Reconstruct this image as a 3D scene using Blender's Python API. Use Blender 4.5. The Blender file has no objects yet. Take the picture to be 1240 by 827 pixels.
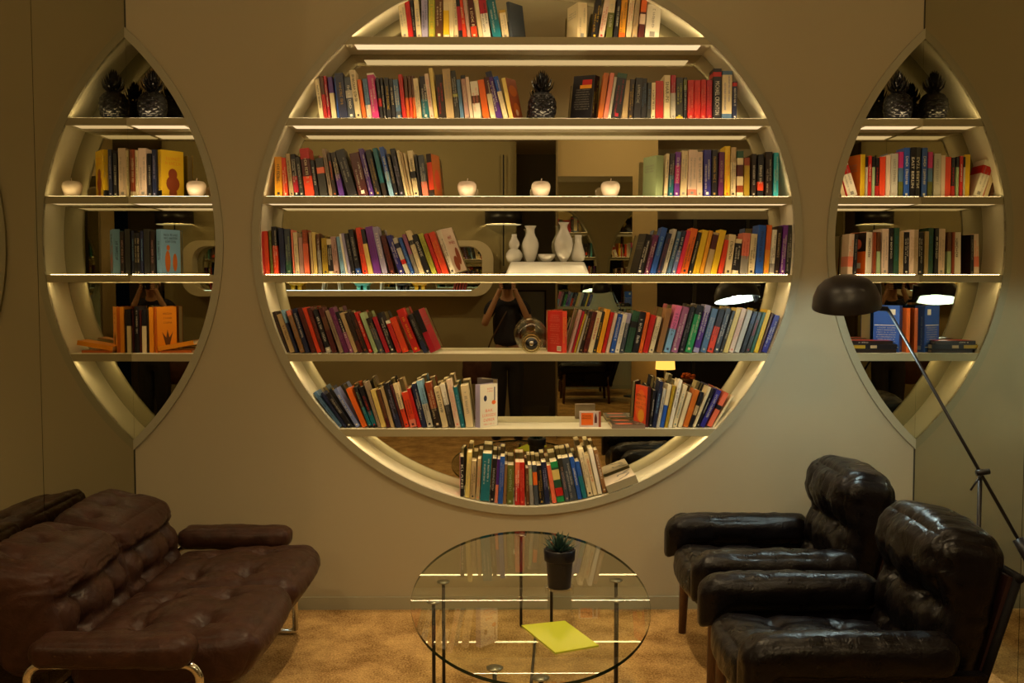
import bpy, bmesh, math, random
from mathutils import Vector, Matrix, noise
random.seed(7)
S = bpy.context.scene
COL = S.collection
PI = math.pi
# ------------------------------------------------------------------ camera
F, CX, CY = 1200.0, 620.0, 413.5
HC, D = 1.5927, 4.8                      # eye height, distance to the shelf wall
PITCH, YAW = math.atan(68.5/F), math.atan(8/F)
fw = Vector((math.sin(YAW)*math.cos(PITCH), math.cos(YAW)*math.cos(PITCH), -math.sin(PITCH)))
rt = Vector((math.cos(YAW), -math.sin(YAW), 0)); up = rt.cross(fw)
EYE = Vector((0, 0, HC))
cd = bpy.data.cameras.new('camera'); cam = bpy.data.objects.new('scene_camera', cd); COL.objects.link(cam)
cd.sensor_width = 36; cd.lens = 36*F/1240; cd.clip_start = 0.02; cd.clip_end = 60
m3 = Matrix((rt, up, -fw)).transposed()
cam.matrix_world = Matrix.Translation(EYE) @ m3.to_4x4()
S.camera = cam
# ------------------------------------------------------------------ world, exposure
W = bpy.data.worlds.new('night'); S.world = W; W.use_nodes = True
W.node_tree.nodes['Background'].inputs[0].default_value = (0.02, 0.025, 0.04, 1)
W.node_tree.nodes['Background'].inputs[1].default_value = 0.05
S.view_settings.view_transform = 'Standard'; S.view_settings.look = 'None'
S.view_settings.gamma = 1; S.view_settings.exposure = 0.36; S.view_settings.use_curve_mapping = False
S.cycles.use_denoising = True
S.cycles.max_bounces = 14; S.cycles.glossy_bounces = 10; S.cycles.diffuse_bounces = 5
S.cycles.transparent_max_bounces = 16; S.cycles.caustics_reflective = True
S.cycles.sample_clamp_indirect = 6
WARM = (1.0, 0.74, 0.40); SOFT = (1.0, 0.73, 0.37)
def spot(name, loc, power, col, size=100, blend=.7, rad=.05, aim=None):
    l = bpy.data.lights.new(name, 'SPOT'); l.energy = power; l.color = col
    l.spot_size = math.radians(size); l.spot_blend = blend; l.shadow_soft_size = rad
    o = bpy.data.objects.new(name, l); COL.objects.link(o); o.location = loc
    if aim: o.rotation_euler = (Vector(aim)-Vector(loc)).to_track_quat('-Z', 'Y').to_euler()
    return o
LED_E, LED_U = 24.0, 14.0              # shelf strips: on top of a shelf, under a shelf
CEIL = 3.15
DOWN = [(-1.09, 2.88, 30), (1.21, 2.88, 30), (0.10, 3.45, 130), (-1.2, 0.7, 44), (1.2, 0.9, 38), (-3.0, 0.7, 26), (3.0, 0.9, 6)]  # first two are the alcove's own; the others are unseen, added as fill
# ------------------------------------------------------------------ helpers
def ray(px, py): return fw + rt*((px-CX)/F) + up*((CY-py)/F)
def atY(px, py, Y): v = ray(px, py); return EYE + v*(Y/v.y)
def atZ(px, py, Z): v = ray(px, py); return EYE + v*((Z-HC)/v.z)
def lin(h):
    h = h.lstrip('#'); c = [int(h[i:i+2], 16)/255 for i in (0, 2, 4)]
    return tuple(x/12.92 if x <= .04045 else ((x+.055)/1.055)**2.4 for x in c)
MATS = {}
def mat(name, col, rough=.6, metal=0, spec=.5, bump=0, scale=40, vary=0, emit=0, coat=0, detail=3, stretch=None):
    if name in MATS: return MATS[name]
    m = bpy.data.materials.new(name); m.use_nodes = True; nt = m.node_tree; b = nt.nodes['Principled BSDF']
    if isinstance(col, str): col = lin(col)
    b.inputs['Base Color'].default_value = (*col, 1); b.inputs['Roughness'].default_value = rough
    b.inputs['Metallic'].default_value = metal; b.inputs['Specular IOR Level'].default_value = spec
    if coat: b.inputs['Coat Weight'].default_value = coat; b.inputs['Coat Roughness'].default_value = .15
    if emit: b.inputs['Emission Color'].default_value = (*col, 1); b.inputs['Emission Strength'].default_value = emit
    if bump or vary:
        tc = nt.nodes.new('ShaderNodeTexCoord'); n = nt.nodes.new('ShaderNodeTexNoise')
        n.inputs['Scale'].default_value = scale; n.inputs['Detail'].default_value = detail
        mp = nt.nodes.new('ShaderNodeMapping'); nt.links.new(tc.outputs['Object'], mp.inputs[0])
        if stretch: mp.inputs['Scale'].default_value = stretch
        nt.links.new(mp.outputs[0], n.inputs['Vector'])
        if bump:
            bp = nt.nodes.new('ShaderNodeBump'); bp.inputs['Strength'].default_value = bump; bp.inputs['Distance'].default_value = .01
            nt.links.new(n.outputs['Fac'], bp.inputs['Height']); nt.links.new(bp.outputs[0], b.inputs['Normal'])
        if vary:
            r = nt.nodes.new('ShaderNodeValToRGB')
            r.color_ramp.elements[0].color = (*[c*(1-vary) for c in col], 1); r.color_ramp.elements[1].color = (*[min(1, c*(1+vary)) for c in col], 1)
            r.color_ramp.elements[0].position = .3; r.color_ramp.elements[1].position = .7
            nt.links.new(n.outputs['Fac'], r.inputs[0]); nt.links.new(r.outputs[0], b.inputs['Base Color'])
    MATS[name] = m; return m
def emis(name, col, e):
    if name in MATS: return MATS[name]
    m = bpy.data.materials.new(name); m.use_nodes = True; nt = m.node_tree; nt.nodes.clear()
    o = nt.nodes.new('ShaderNodeOutputMaterial'); k = nt.nodes.new('ShaderNodeEmission')
    k.inputs[0].default_value = (*col, 1); k.inputs[1].default_value = e; nt.links.new(k.outputs[0], o.inputs[0]); MATS[name] = m; return m
def glass(name, tint=(1, 1, 1), ior=1.5, rough=0.0):
    if name in MATS: return MATS[name]
    m = bpy.data.materials.new(name); m.use_nodes = True; nt = m.node_tree; nt.nodes.clear()
    o = nt.nodes.new('ShaderNodeOutputMaterial'); t = nt.nodes.new('ShaderNodeBsdfTransparent'); g = nt.nodes.new('ShaderNodeBsdfGlossy')
    f = nt.nodes.new('ShaderNodeFresnel'); x = nt.nodes.new('ShaderNodeMixShader')
    t.inputs[0].default_value = (*tint, 1); g.inputs['Roughness'].default_value = rough; f.inputs[0].default_value = ior
    ge = nt.nodes.new('ShaderNodeNewGeometry'); mr = nt.nodes.new('ShaderNodeMapRange'); mr.inputs['To Min'].default_value = ior; mr.inputs['To Max'].default_value = 1/ior
    nt.links.new(ge.outputs['Backfacing'], mr.inputs['Value']); nt.links.new(mr.outputs[0], f.inputs[0])
    nt.links.new(f.outputs[0], x.inputs[0]); nt.links.new(t.outputs[0], x.inputs[1]); nt.links.new(g.outputs[0], x.inputs[2]); nt.links.new(x.outputs[0], o.inputs[0])
    MATS[name] = m; return m
def mirror(name='mirror_glass', col=(.57, .55, .43)):
    if name in MATS: return MATS[name]
    m = bpy.data.materials.new(name); m.use_nodes = True; nt = m.node_tree; nt.nodes.clear()
    o = nt.nodes.new('ShaderNodeOutputMaterial'); g = nt.nodes.new('ShaderNodeBsdfGlossy')
    g.inputs[0].default_value = (*col, 1); g.inputs['Roughness'].default_value = 0; nt.links.new(g.outputs[0], o.inputs[0]); MATS[name] = m; return m
def link(o, parent=None):
    COL.objects.link(o)
    if parent is not None: o.parent = parent
    return o
def mesh(name, vs, fs, mats, parent=None, smooth=False, loc=None, rot=None, mi=None):
    me = bpy.data.meshes.new(name); me.from_pydata([tuple(v) for v in vs], [], fs)
    for m in (mats if isinstance(mats, (list, tuple)) else [mats]): me.materials.append(m)
    if mi: me.polygons.foreach_set('material_index', mi)
    if smooth: me.polygons.foreach_set('use_smooth', [True]*len(me.polygons))
    me.update()
    o = bpy.data.objects.new(name, me); link(o, parent)
    if loc is not None: o.location = loc
    if rot is not None: o.rotation_euler = rot
    return o
def empty(name, loc=(0, 0, 0), rz=0):
    o = bpy.data.objects.new(name, None); o.empty_display_size = .05; COL.objects.link(o); o.location = loc; o.rotation_euler = (0, 0, rz); return o
def tag(o, label=None, cat=None, group=None, kind=None):
    if label: o['label'] = label
    if cat: o['category'] = cat
    if group: o['group'] = group
    if kind: o['kind'] = kind
    return o
class MB:                               # collects shapes into one mesh
    def __init__(s): s.v = []; s.f = []; s.mi = []
    def add(s, v, f, k=0):
        b = len(s.v); s.v += [Vector(x) for x in v]; s.f += [tuple(i+b for i in q) for q in f]; s.mi += [k]*len(f)
    def box(s, a, b, k=0, M=None):
        x0, y0, z0 = a; x1, y1, z1 = b
        v = [Vector(p) for p in ((x0,y0,z0),(x1,y0,z0),(x1,y1,z0),(x0,y1,z0),(x0,y0,z1),(x1,y0,z1),(x1,y1,z1),(x0,y1,z1))]
        if M is not None: v = [M @ p for p in v]
        s.add(v, [(0,3,2,1),(4,5,6,7),(0,1,5,4),(1,2,6,5),(2,3,7,6),(3,0,4,7)], k)
    def tube(s, pts, r, n=10, k=0, cap=True):
        pts = [Vector(p) for p in pts]; rs = r if isinstance(r, (list, tuple)) else [r]*len(pts); v = []; f = []
        prev = None
        for i, p in enumerate(pts):
            d = (pts[min(i+1, len(pts)-1)]-pts[max(i-1, 0)]).normalized()
            a = prev if prev is not None else (Vector((0, 0, 1)) if abs(d.z) < .9 else Vector((1, 0, 0)))
            u = (a - d*a.dot(d)).normalized(); w = d.cross(u); prev = u
            v += [p + (u*math.cos(2*PI*j/n)+w*math.sin(2*PI*j/n))*rs[i] for j in range(n)]
        for i in range(len(pts)-1):
            f += [(i*n+j, i*n+(j+1) % n, (i+1)*n+(j+1) % n, (i+1)*n+j) for j in range(n)]
        if cap: f += [tuple(reversed(range(n))), tuple(range((len(pts)-1)*n, len(pts)*n))]
        s.add(v, f, k)
    def lathe(s, prof, n=24, c=(0, 0, 0), k=0, sx=1, sy=1, M=None):
        v = []; f = []; c = Vector(c)
        for r, z in prof:
            for j in range(n):
                p = Vector((r*sx*math.cos(2*PI*j/n), r*sy*math.sin(2*PI*j/n), z))
                v.append((M @ p if M is not None else p)+c)
        for i in range(len(prof)-1):
            f += [(i*n+j, i*n+(j+1) % n, (i+1)*n+(j+1) % n, (i+1)*n+j) for j in range(n)]
        f += [tuple(reversed(range(n))), tuple(range((len(prof)-1)*n, len(prof)*n))]
        s.add(v, f, k)
    def build(s, name, mats, parent=None, smooth=False, **kw): return mesh(name, s.v, s.f, mats, parent, smooth, mi=s.mi, **kw)
def autosmooth(o, ang=40):
    me = o.data; bm = bmesh.new(); bm.from_mesh(me); a = math.radians(ang)
    for f in bm.faces: f.smooth = True
    for e in bm.edges:
        if len(e.link_faces) == 2 and e.calc_face_angle(0) > a: e.smooth = False
    bm.to_mesh(me); bm.free(); return o
# ------------------------------------------------------------------ room shell
XL, XR = -1.806, 2.002                  # the two mirrored side walls of the alcove
YM = D+.22                              # mirror plane behind the shelves
YE = 3.1                                # where the side mirrors end
WALL = mat('olive_wall_paint', (.43, .37, .24), .75, bump=.15, scale=900, vary=.04, spec=.3)
WALLT = mat('olive_trim_paint', (.36, .33, .22), .5, spec=.4)
CREAM = mat('cream_lacquer', (.80, .76, .60), .5, spec=.4)
MIR = mirror()
DARK = mat('dark_joint', (.02, .018, .012), .6)
CXC, CZC, RI, RO = .108, 1.795, 1.287, 1.325     # round niche
LB, LR = .45, 1.36                                # side niches: bulge and outer radius
LZ = 1.803
LXL, LXR = XL+LB-LR, XR-LB+LR
def zspan(x):
    out = []
    for cx, cz, r in ((CXC, CZC, RI+.01), (LXL, LZ, LR-.025), (LXR, LZ, LR-.025)):
        if abs(x-cx) < r: h = math.sqrt(r*r-(x-cx)**2); out.append((cz-h, cz+h))
        elif abs(abs(x-cx)-r) < 1e-6: out.append((cz, cz))
    return out
xs = [XL + (XR-XL)*i/260 for i in range(261)]
for cx, r in ((CXC, RI+.01), (LXL, LR-.025), (LXR, LR-.025)):
    for t in range(41):
        a = PI*t/40; x = cx+r*math.cos(a)
        if XL < x < XR: xs.append(x)
xs = sorted(set(round(x, 5) for x in xs)); wb = MB()
for a, b in zip(xs, xs[1:]):
    sa, sb = zspan(a+1e-7), zspan(b-1e-7)
    if sa and sb:
        (l0, h0), (l1, h1) = sa[0], sb[0]
        wb.add([(a, D, 0), (b, D, 0), (b, D, l1), (a, D, l0)], [(0, 1, 2, 3)]); wb.add([(a, D, h0), (b, D, h1), (b, D, CEIL), (a, D, CEIL)], [(0, 1, 2, 3)])
    else: wb.add([(a, D, 0), (b, D, 0), (b, D, CEIL), (a, D, CEIL)], [(0, 1, 2, 3)])
wall = wb.build('wall_back', WALL); tag(wall, kind='structure')
def band(cx, cz, r0, r1, y0, y1, a0, a1, n, name, m, parent, k=0):   # ring sector with rectangular section
    b = MB(); v = []; f = []
    for i in range(n+1):
        a = a0+(a1-a0)*i/n; c, s = math.cos(a), math.sin(a)
        v += [(cx+r0*c, y0, cz+r0*s), (cx+r1*c, y0, cz+r1*s), (cx+r1*c, y1, cz+r1*s), (cx+r0*c, y1, cz+r0*s)]
    for i in range(n):
        for j in range(4): f.append((i*4+j, i*4+(j+1) % 4, i*4+4+(j+1) % 4, i*4+4+j))
    b.add(v, f); o = b.build(name, m, parent); autosmooth(o, 30); return o
t1 = band(CXC, CZC, RI, RO, D-.016, D+.004, 0, 2*PI, 180, 'trim_1', WALLT, None); tag(t1, kind='structure')
band(CXC, CZC, RI, RI+.012, D-.0155, YM-.001, 0, 2*PI, 180, 'niche_lining', CREAM, wall)
for cx, s, nm in ((LXL, 0, 'trim_2'), (LXR, PI, 'trim_3')):
    X0 = XL if s == 0 else XR
    am = math.acos((abs(X0-cx)+.0005)/LR)
    am2 = math.acos((abs(X0-cx)+.0005)/(LR-.036))
    t = band(cx, LZ, LR-.036, LR, D-.016, D+.004, s-am, s+am, 90, nm, WALLT, None); tag(t, kind='structure')
    band(cx, LZ, LR-.036, LR-.026, D-.0155, YM-.001, s-am, s+am, 90, 'niche_lining', CREAM, wall)
mb = MB(); mb.box((XL-.02, YM, .3), (XR+.02, YM+.01, CEIL)); mb.build('mirror_panel', MIR, wall)
def struct(name, a, b, m, parent=None):
    q = MB(); q.box(a, b); o = q.build(name, m, parent)
    if parent is None: tag(o, kind='structure')
    return o
for X, s, nm in ((XL, -1, 'wall_left'), (XR, 1, 'wall_right')):
    w = struct(nm, (min(X+s*.006, X+s*.05), YE, 0), (max(X+s*.006, X+s*.05), YM+.03, CEIL), DARK)
    ys = 3.85 if s < 0 else 3.78
    for y0, y1 in ((YE, ys-.002), (ys+.002, D-.001), (D+.001, YM)): 
        x0, x1 = sorted((X, X+s*.006)); struct('mirror_panel', (x0, y0, .0), (x1, y1, CEIL), MIR, w)
# joint line in the two corners, above and below the side niches
JX = mat('corner_joint', (.05, .045, .03), .6)
for X, s in ((XL, 1), (XR, -1)):
    x0, x1 = sorted((X+s*.0005, X+s*.0035)); hz = math.sqrt(LR**2-(LR-LB)**2)
    struct('corner_joint', (x0, D-.003, .062), (x1, D-.0005, LZ-hz), JX, wall); struct('corner_joint', (x0, D-.003, LZ+hz), (x1, D-.0005, CEIL), JX, wall)
struct('baseboard_back', (XL+.001, D-.012, 0), (XR-.001, D-.0005, .062), WALLT)
# carpet
cm = bpy.data.materials.new('carpet'); cm.use_nodes = True; nt = cm.node_tree; b = nt.nodes['Principled BSDF']; b.inputs['Roughness'].default_value = .95; b.inputs['Specular IOR Level'].default_value = .1
tc = nt.nodes.new('ShaderNodeTexCoord'); n1 = nt.nodes.new('ShaderNodeTexNoise'); n1.inputs['Scale'].default_value = 4.5; n1.inputs['Detail'].default_value = 8; n1.inputs['Roughness'].default_value = .7
n2 = nt.nodes.new('ShaderNodeTexNoise'); n2.inputs['Scale'].default_value = 130; n2.inputs['Detail'].default_value = 3
nt.links.new(tc.outputs['Object'], n1.inputs[0]); nt.links.new(tc.outputs['Object'], n2.inputs[0])
mx = nt.nodes.new('ShaderNodeMath'); mx.operation = 'MULTIPLY_ADD'; mx.inputs[1].default_value = .55; nt.links.new(n1.outputs[0], mx.inputs[0])
m2 = nt.nodes.new('ShaderNodeMath'); m2.operation = 'MULTIPLY'; m2.inputs[1].default_value = .45; nt.links.new(n2.outputs[0], m2.inputs[0]); nt.links.new(m2.outputs[0], mx.inputs[2])
cr = nt.nodes.new('ShaderNodeValToRGB'); cr.color_ramp.elements[0].position = .40; cr.color_ramp.elements[1].position = .60
cr.color_ramp.elements[0].color = (.22, .115, .035, 1); cr.color_ramp.elements[1].color = (.66, .42, .17, 1)
nt.links.new(mx.outputs[0], cr.inputs[0]); nt.links.new(cr.outputs[0], b.inputs['Base Color'])
bp = nt.nodes.new('ShaderNodeBump'); bp.inputs['Strength'].default_value = .6; bp.inputs['Distance'].default_value = .01; nt.links.new(mx.outputs[0], bp.inputs['Height']); nt.links.new(bp.outputs[0], b.inputs['Normal'])
struct('floor', (-4.2, -3.0, -.05), (4.2, 5.1, 0), cm)
CEILM = mat('ceiling_paint', (.60, .56, .46), .85)
struct('ceiling', (-4.2, -3.0, CEIL), (4.2, 5.1, CEIL+.05), CEILM)
# the rest of the room, seen in the mirrors
struct('wall_left_return', (-4.1, YE-.06, 0), (XL-.05, YE, CEIL), WALL)
struct('wall_right_return', (XR+.05, YE-.06, 0), (4.1, YE, CEIL), WALL)
struct('wall_side_left', (-4.15, -1.95, 0), (-4.05, YE, CEIL), WALL)
struct('wall_side_right', (4.05, -1.95, 0), (4.15, YE, CEIL), WALL)
WALLF = mat('shaded_olive_wall_paint', (.27, .225, .115), .8)  # same olive paint, darkened so the wall reflects as dimly lit
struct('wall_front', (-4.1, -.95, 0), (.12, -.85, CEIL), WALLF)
struct('wall_front_recess', (.02, -2.0, 0), (.9, -1.9, CEIL), mat('grey_recess_paint', (.24, .23, .2), .8))
struct('wall_front_side', (.02, -1.9, 0), (.12, -.95, CEIL), WALL)
struct('baseboard_front', (.12, -1.9, 0), (.53, -1.885, .12), WALLT)
pil = struct('wall_pillar', (.535, -.55, 0), (1.56, -.16, CEIL), mat('brown_pillar_paint', (.36, .27, .13), .7))
struct('mirror_panel', (.537, -.16, .0), (1.30, -.15, CEIL-.45), MIR, pil)
struct('pillar_edge_trim', (.525, -.17, 0), (.537, -.145, CEIL), mat('bronze_edge', (.25, .2, .12), .4, metal=.6), pil)
NIGHT = mat('night_glass', (.008, .008, .014), .08, spec=.5)
nw = struct('window_1', (1.56, -1.5, .02), (4.05, -1.47, 2.35), NIGHT)
for i in range(5): struct('window_frame', (1.56+i*.61, -1.47, .02), (1.60+i*.61, -1.44, 2.35), mat('black_frame', (.02, .02, .02), .4), nw)
struct('wall_header', (1.56, -1.55, 2.35), (4.05, -1.45, CEIL), mat('pale_header_paint', (.5, .46, .36), .8))
# ------------------------------------------------------------------ ceiling lights
for i, (x, y, p) in enumerate(DOWN):
    if p <= 0: continue
    t = empty('ceiling_downlight', (x, y, CEIL)); where = ['over the sofa', 'over the armchairs', 'added unseen over the glass table', 'behind the camera on the left', 'behind the camera on the right', 'far left in front of the display niche', 'far right near the night window'][i]
    tag(t, ('small round recessed ceiling downlight ' if i < 3 else 'small added ceiling dome giving fill light ') + where, 'light', 'ceiling lights')
    q = MB(); q.lathe([(.035, -.001), (.060, -.001), (.060, -.006), (.035, -.006)], 28); q.build('trim_ring', mat('white_metal', (.8, .8, .78), .4), t)
    q = MB(); q.lathe([(.001, -.0015), (.034, -.0015), (.034, -.003), (.001, -.003)], 28); q.build('diffuser', emis('lamp_disc', (1, .9, .72), 9), t)
    if i < 3: l = spot('downlight_beam', (0, 0, -.02), p, WARM, 150 if i < 2 else 95, 1.0, .06); l.parent = t  # the third beam is added to brighten the lower wall and carpet
    else:       # unseen domes added to brighten the rear room and upper walls
        q = MB(); q.lathe([(.001, -.085), (.03, -.08), (.05, -.06), (.058, -.03), (.058, -.007), (.05, -.006)], 28); q.build('added_dome', glass('added_dome_glass', (.95, .93, .88), 1.3), t, True)
        ld = bpy.data.lights.new('dome_fill_light', 'POINT'); ld.energy = p; ld.color = WARM; ld.shadow_soft_size = .04; lo = bpy.data.objects.new('dome_fill_light', ld); COL.objects.link(lo); lo.parent = t; lo.location = (0, 0, -.045)
# ------------------------------------------------------------------ shelves with their light strips
SH = [2.770, 2.388, 2.017, 1.641, 1.260, .893]; TH = .036
ORD = 'first second third fourth fifth sixth seventh eighth ninth tenth eleventh twelfth thirteenth fourteenth fifteenth sixteenth seventeenth eighteenth nineteenth'.split()
def ordn(i): return ORD[i] if i < 19 else {19: 'twentieth', 29: 'thirtieth', 39: 'fortieth'}.get(i) or ['', '', 'twenty-', 'thirty-', 'forty-'][(i+1)//10] + ORD[(i+1) % 10-1]
SHN = ['top', 'second', 'third', 'fourth', 'fifth', 'lowest']
LEDT = emis('led_strip', SOFT, LED_E); LEDU = emis('led_strip_under', SOFT, LED_U)
UNDERGLOW = emis('underside_glow', (1.0, .70, .37), .85)  # lit look of the upper undersides, put in as emission
SHELFT = mat('shelf_front_paint', (.37, .32, .18), .5)
def shelf(i, xa, xb, label, group, up_, dn_):  # xa(z), xb(z): ends at a height
    z1 = SH[i]; z0 = z1-TH; y0, y1 = D-.012, YM-.002
    zr = z0+.004; yl = y0+.005; prof = [(y0, z0), (yl, z0), (yl, zr), (y1, zr), (y1, z1), (y0, z1)]
    v = [(xa(z), y, z) for y, z in prof]+[(xb(z), y, z) for y, z in prof]
    fs = [(k, (k+1) % 6, 6+(k+1) % 6, 6+k) for k in range(6)]+[(5, 4, 3, 2, 1, 0), (6, 7, 8, 9, 10, 11)]
    o = mesh('shelf', v, fs, [CREAM, SHELFT], mi=[0, 0, 0, 0, 0, 1, 0, 0])
    tag(o, label, 'shelf', group)
    a, b = max(xa(z0), xa(z1))+.012, min(xb(z0), xb(z1))-.012
    if up_:
        q = MB()
        if i == 3:      # its light dots show as a dotted line along the top edge
            x = a
            while x < b-.006: q.box((x, D-.011, z1), (x+.006, D-.007, z1+.0022)); x += .012
        else: q.add([(a, D-.010, z1+.0004), (b, D-.010, z1+.0004), (b, D-.002, z1+.0004), (a, D-.002, z1+.0004)], [(0, 1, 2, 3)])
        s_ = q.build('light_strip', LEDT, o)
        if i == 3: s_['kind'] = 'stuff'
    if i < 3: q = MB(); q.box((a, yl+.001, zr-.0006), (b, yl+.115, zr+.0002)); q.build('shelf_underside_glow', UNDERGLOW, o)   # glowing sheet stands in for light falling on the upper undersides
    else: q = MB(); q.box((a, yl+.001, zr-.0006), (b, yl+.017, zr+.0002)); q.build('light_strip', LEDU, o)
    return o
for i in range(6):
    f = lambda z: math.sqrt(RI**2-(z-CZC)**2)
    shelf(i, lambda z: CXC-f(z), lambda z: CXC+f(z), SHN[i]+' olive-fronted shelf running right across the big round niche', 'shelves of the round niche', i <= 3, True)
for i in range(1, 5):
    f = lambda z: math.sqrt((LR-.036)**2-(z-LZ)**2)
    w = ['', 'topmost', 'second highest', 'second lowest', 'lowest'][i]
    shelf(i, lambda z: XL+.0005, lambda z: LXL+f(z), w+' short shelf in the pointed niche above the sofa', 'shelves of the left pointed niche', i <= 3, True)
    shelf(i, lambda z: LXR-f(z), lambda z: XR-.0005, w+' short shelf in the pointed niche above the armchairs', 'shelves of the right pointed niche', i <= 3, True)
# ------------------------------------------------------------------ books
# colour codes: hex, word
CC = dict(
 r=('b81a14','red'), dr=('4a1210','dark red'), cr=('a3142a','crimson'), ro=('d8401c','orange-red'), o=('e0661a','orange'), am=('e09a1c','amber'), y=('e0b81e','yellow'), yl=('d8c070','pale yellow'),
 c=('d9c8a0','cream'), w=('e2dccb','white'), pw=('d8c0ac','pinkish white'), tn=('b39a70','tan'), tb=('8a6238','tan brown'), br=('5a3418','brown'), kb=('241610','blackish brown'), k=('14121a','black'),
 n=('1a2244','navy'), b=('1e4fa8','blue'), lb=('7aa8cc','light blue'), st=('4a6c90','steel blue'), sl=('3c4450','slate grey'), t=('0e6878','teal'), tq=('2a98a8','turquoise'), g=('1c8a4c','green'), dg=('26503a','dark green'),
 sg=('9aae84','sage green'), ol=('5c6020','olive green'), lm=('a8a83c','lime yellow'), p=('4a2280','purple'), v=('6c2c94','violet'), pl=('5c1650','plum'), m=('c02878','magenta'), pk=('d06898','pink'), sa=('d87862','salmon'),
 lv=('9a94b8','lavender'), mv=('94587e','mauve'), in_=('24207c','indigo'), gr=('8a8680','grey'), lg=('b8b4a8','light grey'), dk=('2a2a26','charcoal'), tp=('8c7864','taupe'), pg=('b08c84','dusty pink'), ms=('a88a20','mustard'),
 ao=('e08c12','amber orange'), bo=('c06418','burnt orange'), ru=('8c3c18','rust'), co=('e06a4a','coral'), hp=('d0284c','hot pink'), gd=('b08c30','gold'), pd=('7080b8','periwinkle'))
CC['in'] = CC.pop('in_')
ROWS = {}
# each book: left and right foot, head height, sideways lean, colour; b:from:to:colour band on the spine,
# t:colour lettering, L/R:width:colour side cover in view, y:foot height, w:TEXT
ROWS['A'] = (45.5, 'of left row on top shelf', 'books in the left row of the top shelf', '''
486.7 495 2 -5 c t:gr|495 501.2 1 -5 r|501.2 504.8 0 -5 k t:lg|504.8 511 -3 -4 c t:gr|511 518.8 -4 -1 lv t:n|519.2 527 -4 0 lm t:y|527.2 536.6 -3 0 br t:c|536.8 544.3 -2 0 c b:.1:.7:y|544.5 550 -5 -1 c|550.2 555.7 -4 -2 c t:gr|555.9 560.6 -2 -4 k b:.2:.8:cr|560.8 566 -3 -6 ro t:c|566.3 570.4 -4 -6 pg
571.4 579 -3 -6 dr b:0:.3:ro t:c|580.6 585.6 -3 -7 c|585.9 595 -6 -7.5 w b:.58:1:cr t:k|597.2 608 -6 -9 t t:w|608.7 617.2 11.6 -5 c b:.9:1:gd t:gr|617.4 621 2 -5 sl R:17:sl''')
ROWS['B'] = (45.5, 'of right row on top shelf', 'books in the right row of the top shelf', '''
699 711 2.5 1 c L:11:c t:gr|715.5 723 -3 6 k t:y|724 731 -2 8 pw t:r|733 741 -6 5 ol b:.6:1:c t:lg|742.6 747.6 -3 5 k t:w|748.6 756.4 -4 4 am b:0:.15:o t:br|757.4 764 -6 5 c t:r|764.8 771 -6 5 tn t:gr|772 779 -3 5 dr b:.65:1:o b:.35:.6:pw|780 797.5 5 3.5 w t:gr''')
ROWS['C'] = (143.7, 'of left row on second shelf', 'books in the left row of the second shelf', '''
387.2 392.4 95 -6 c t:k|392.6 397.3 92 -5.5 r b:.57:1:br|397.5 400.9 92 -5.5 cr t:w|402.2 408.2 93 -5.5 c b:.62:1:p|408.9 411.2 93 -4 b|411.4 421.8 88 -6 n t:gd|422 430.5 93 -5.5 sl b:.5:.68:lg t:w|431 438.3 84.5 -8 c t:k|439.2 444 96 -6.5 o|444.7 451 95 -6 pw b:.35:1:st t:lb|451.2 459.9 88 -7 m b:.96:1:w t:w|461 464.8 94 -6 k b:.3:.5:r
465 468.6 94 -5 k t:w|469 474.6 94 -4 k t:y|475.2 480 95 -4.5 k t:c|480.4 487 96 -5 st b:.1:.2:sl t:c|487.7 492.6 90 -5.5 r|492.8 496.8 92 -4 o b:.5:1:br|497 500.6 92 -3 ro b:.5:1:br|500.8 504.5 92 -3 o b:.5:1:br|505 511.3 94.5 -5 c t:gr|511.9 520.5 92 -4 k b:0:.46:t t:w|520.9 526 89 -7 pw t:sa|526.2 531 82.3 -7 yl
531.6 540.4 90 -4.5 kb t:r|540.9 550.8 83 -5.5 tn t:gr|551.4 557.4 85.5 -6 dk b:.46:.52:lm t:lg|557.8 562.3 96 -5 st|563.2 568.9 91 -5.5 pg b:.92:1:k t:c|569.4 573.6 93 -6 pw|573.9 583.5 98 -5 w b:.42:.62:br t:sa|585.2 593.5 96 -7 o|594.6 601 93 -9 c b:.6:1:dr t:w|601.3 609.3 86 -14 p b:.88:1:n t:w
610 616.1 92 -13 c b:.65:1:b t:w|616.5 621.4 94 -10 yl R:13:ru''')
ROWS['D'] = (143.5, 'of right row on second shelf', 'books in the right row of the second shelf', '''
715.3 722.6 91 5 k L:24:k t:lm|723.2 729.4 88 8 bo|729.8 735.2 88 9 sa|735.5 739.4 93 8 lg b:0:.1:w|739.7 751.6 88 8 k b:.9:1:dg t:cr|752 759.7 97 4 tn|760.3 766.2 96 2.5 kb t:gd|766.4 775.6 94 3 k t:lg|775.9 782.8 95 .5 k t:st|783 788 100 1 dk t:st|788.2 793.2 100 .5 c t:k|793.7 803.4 98 0 r b:0:.12:r t:ru
803.9 811.6 91 0 c w:SHAR-PEI|812.1 818.2 91 0 lg b:.6:1:cr t:gr|818.6 827 94 0 dk b:0:.07:y t:lm|827.6 831.8 94 0 k t:lg b:.7:.95:ol|832.4 840.4 97 0 r t:sa|840.6 848.2 97 0 r t:ro|848.4 855 96.5 0 r t:sa|855.3 862.5 97 0 cr t:ro|863.4 873.6 83 0 k b:.84:.93:r w:MICHAEL@CRICHTON|874 886.6 86 0 st b:.12:.92:c t:b|887.1 892.4 99 0 n b:.88:.97:r t:w''')
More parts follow.
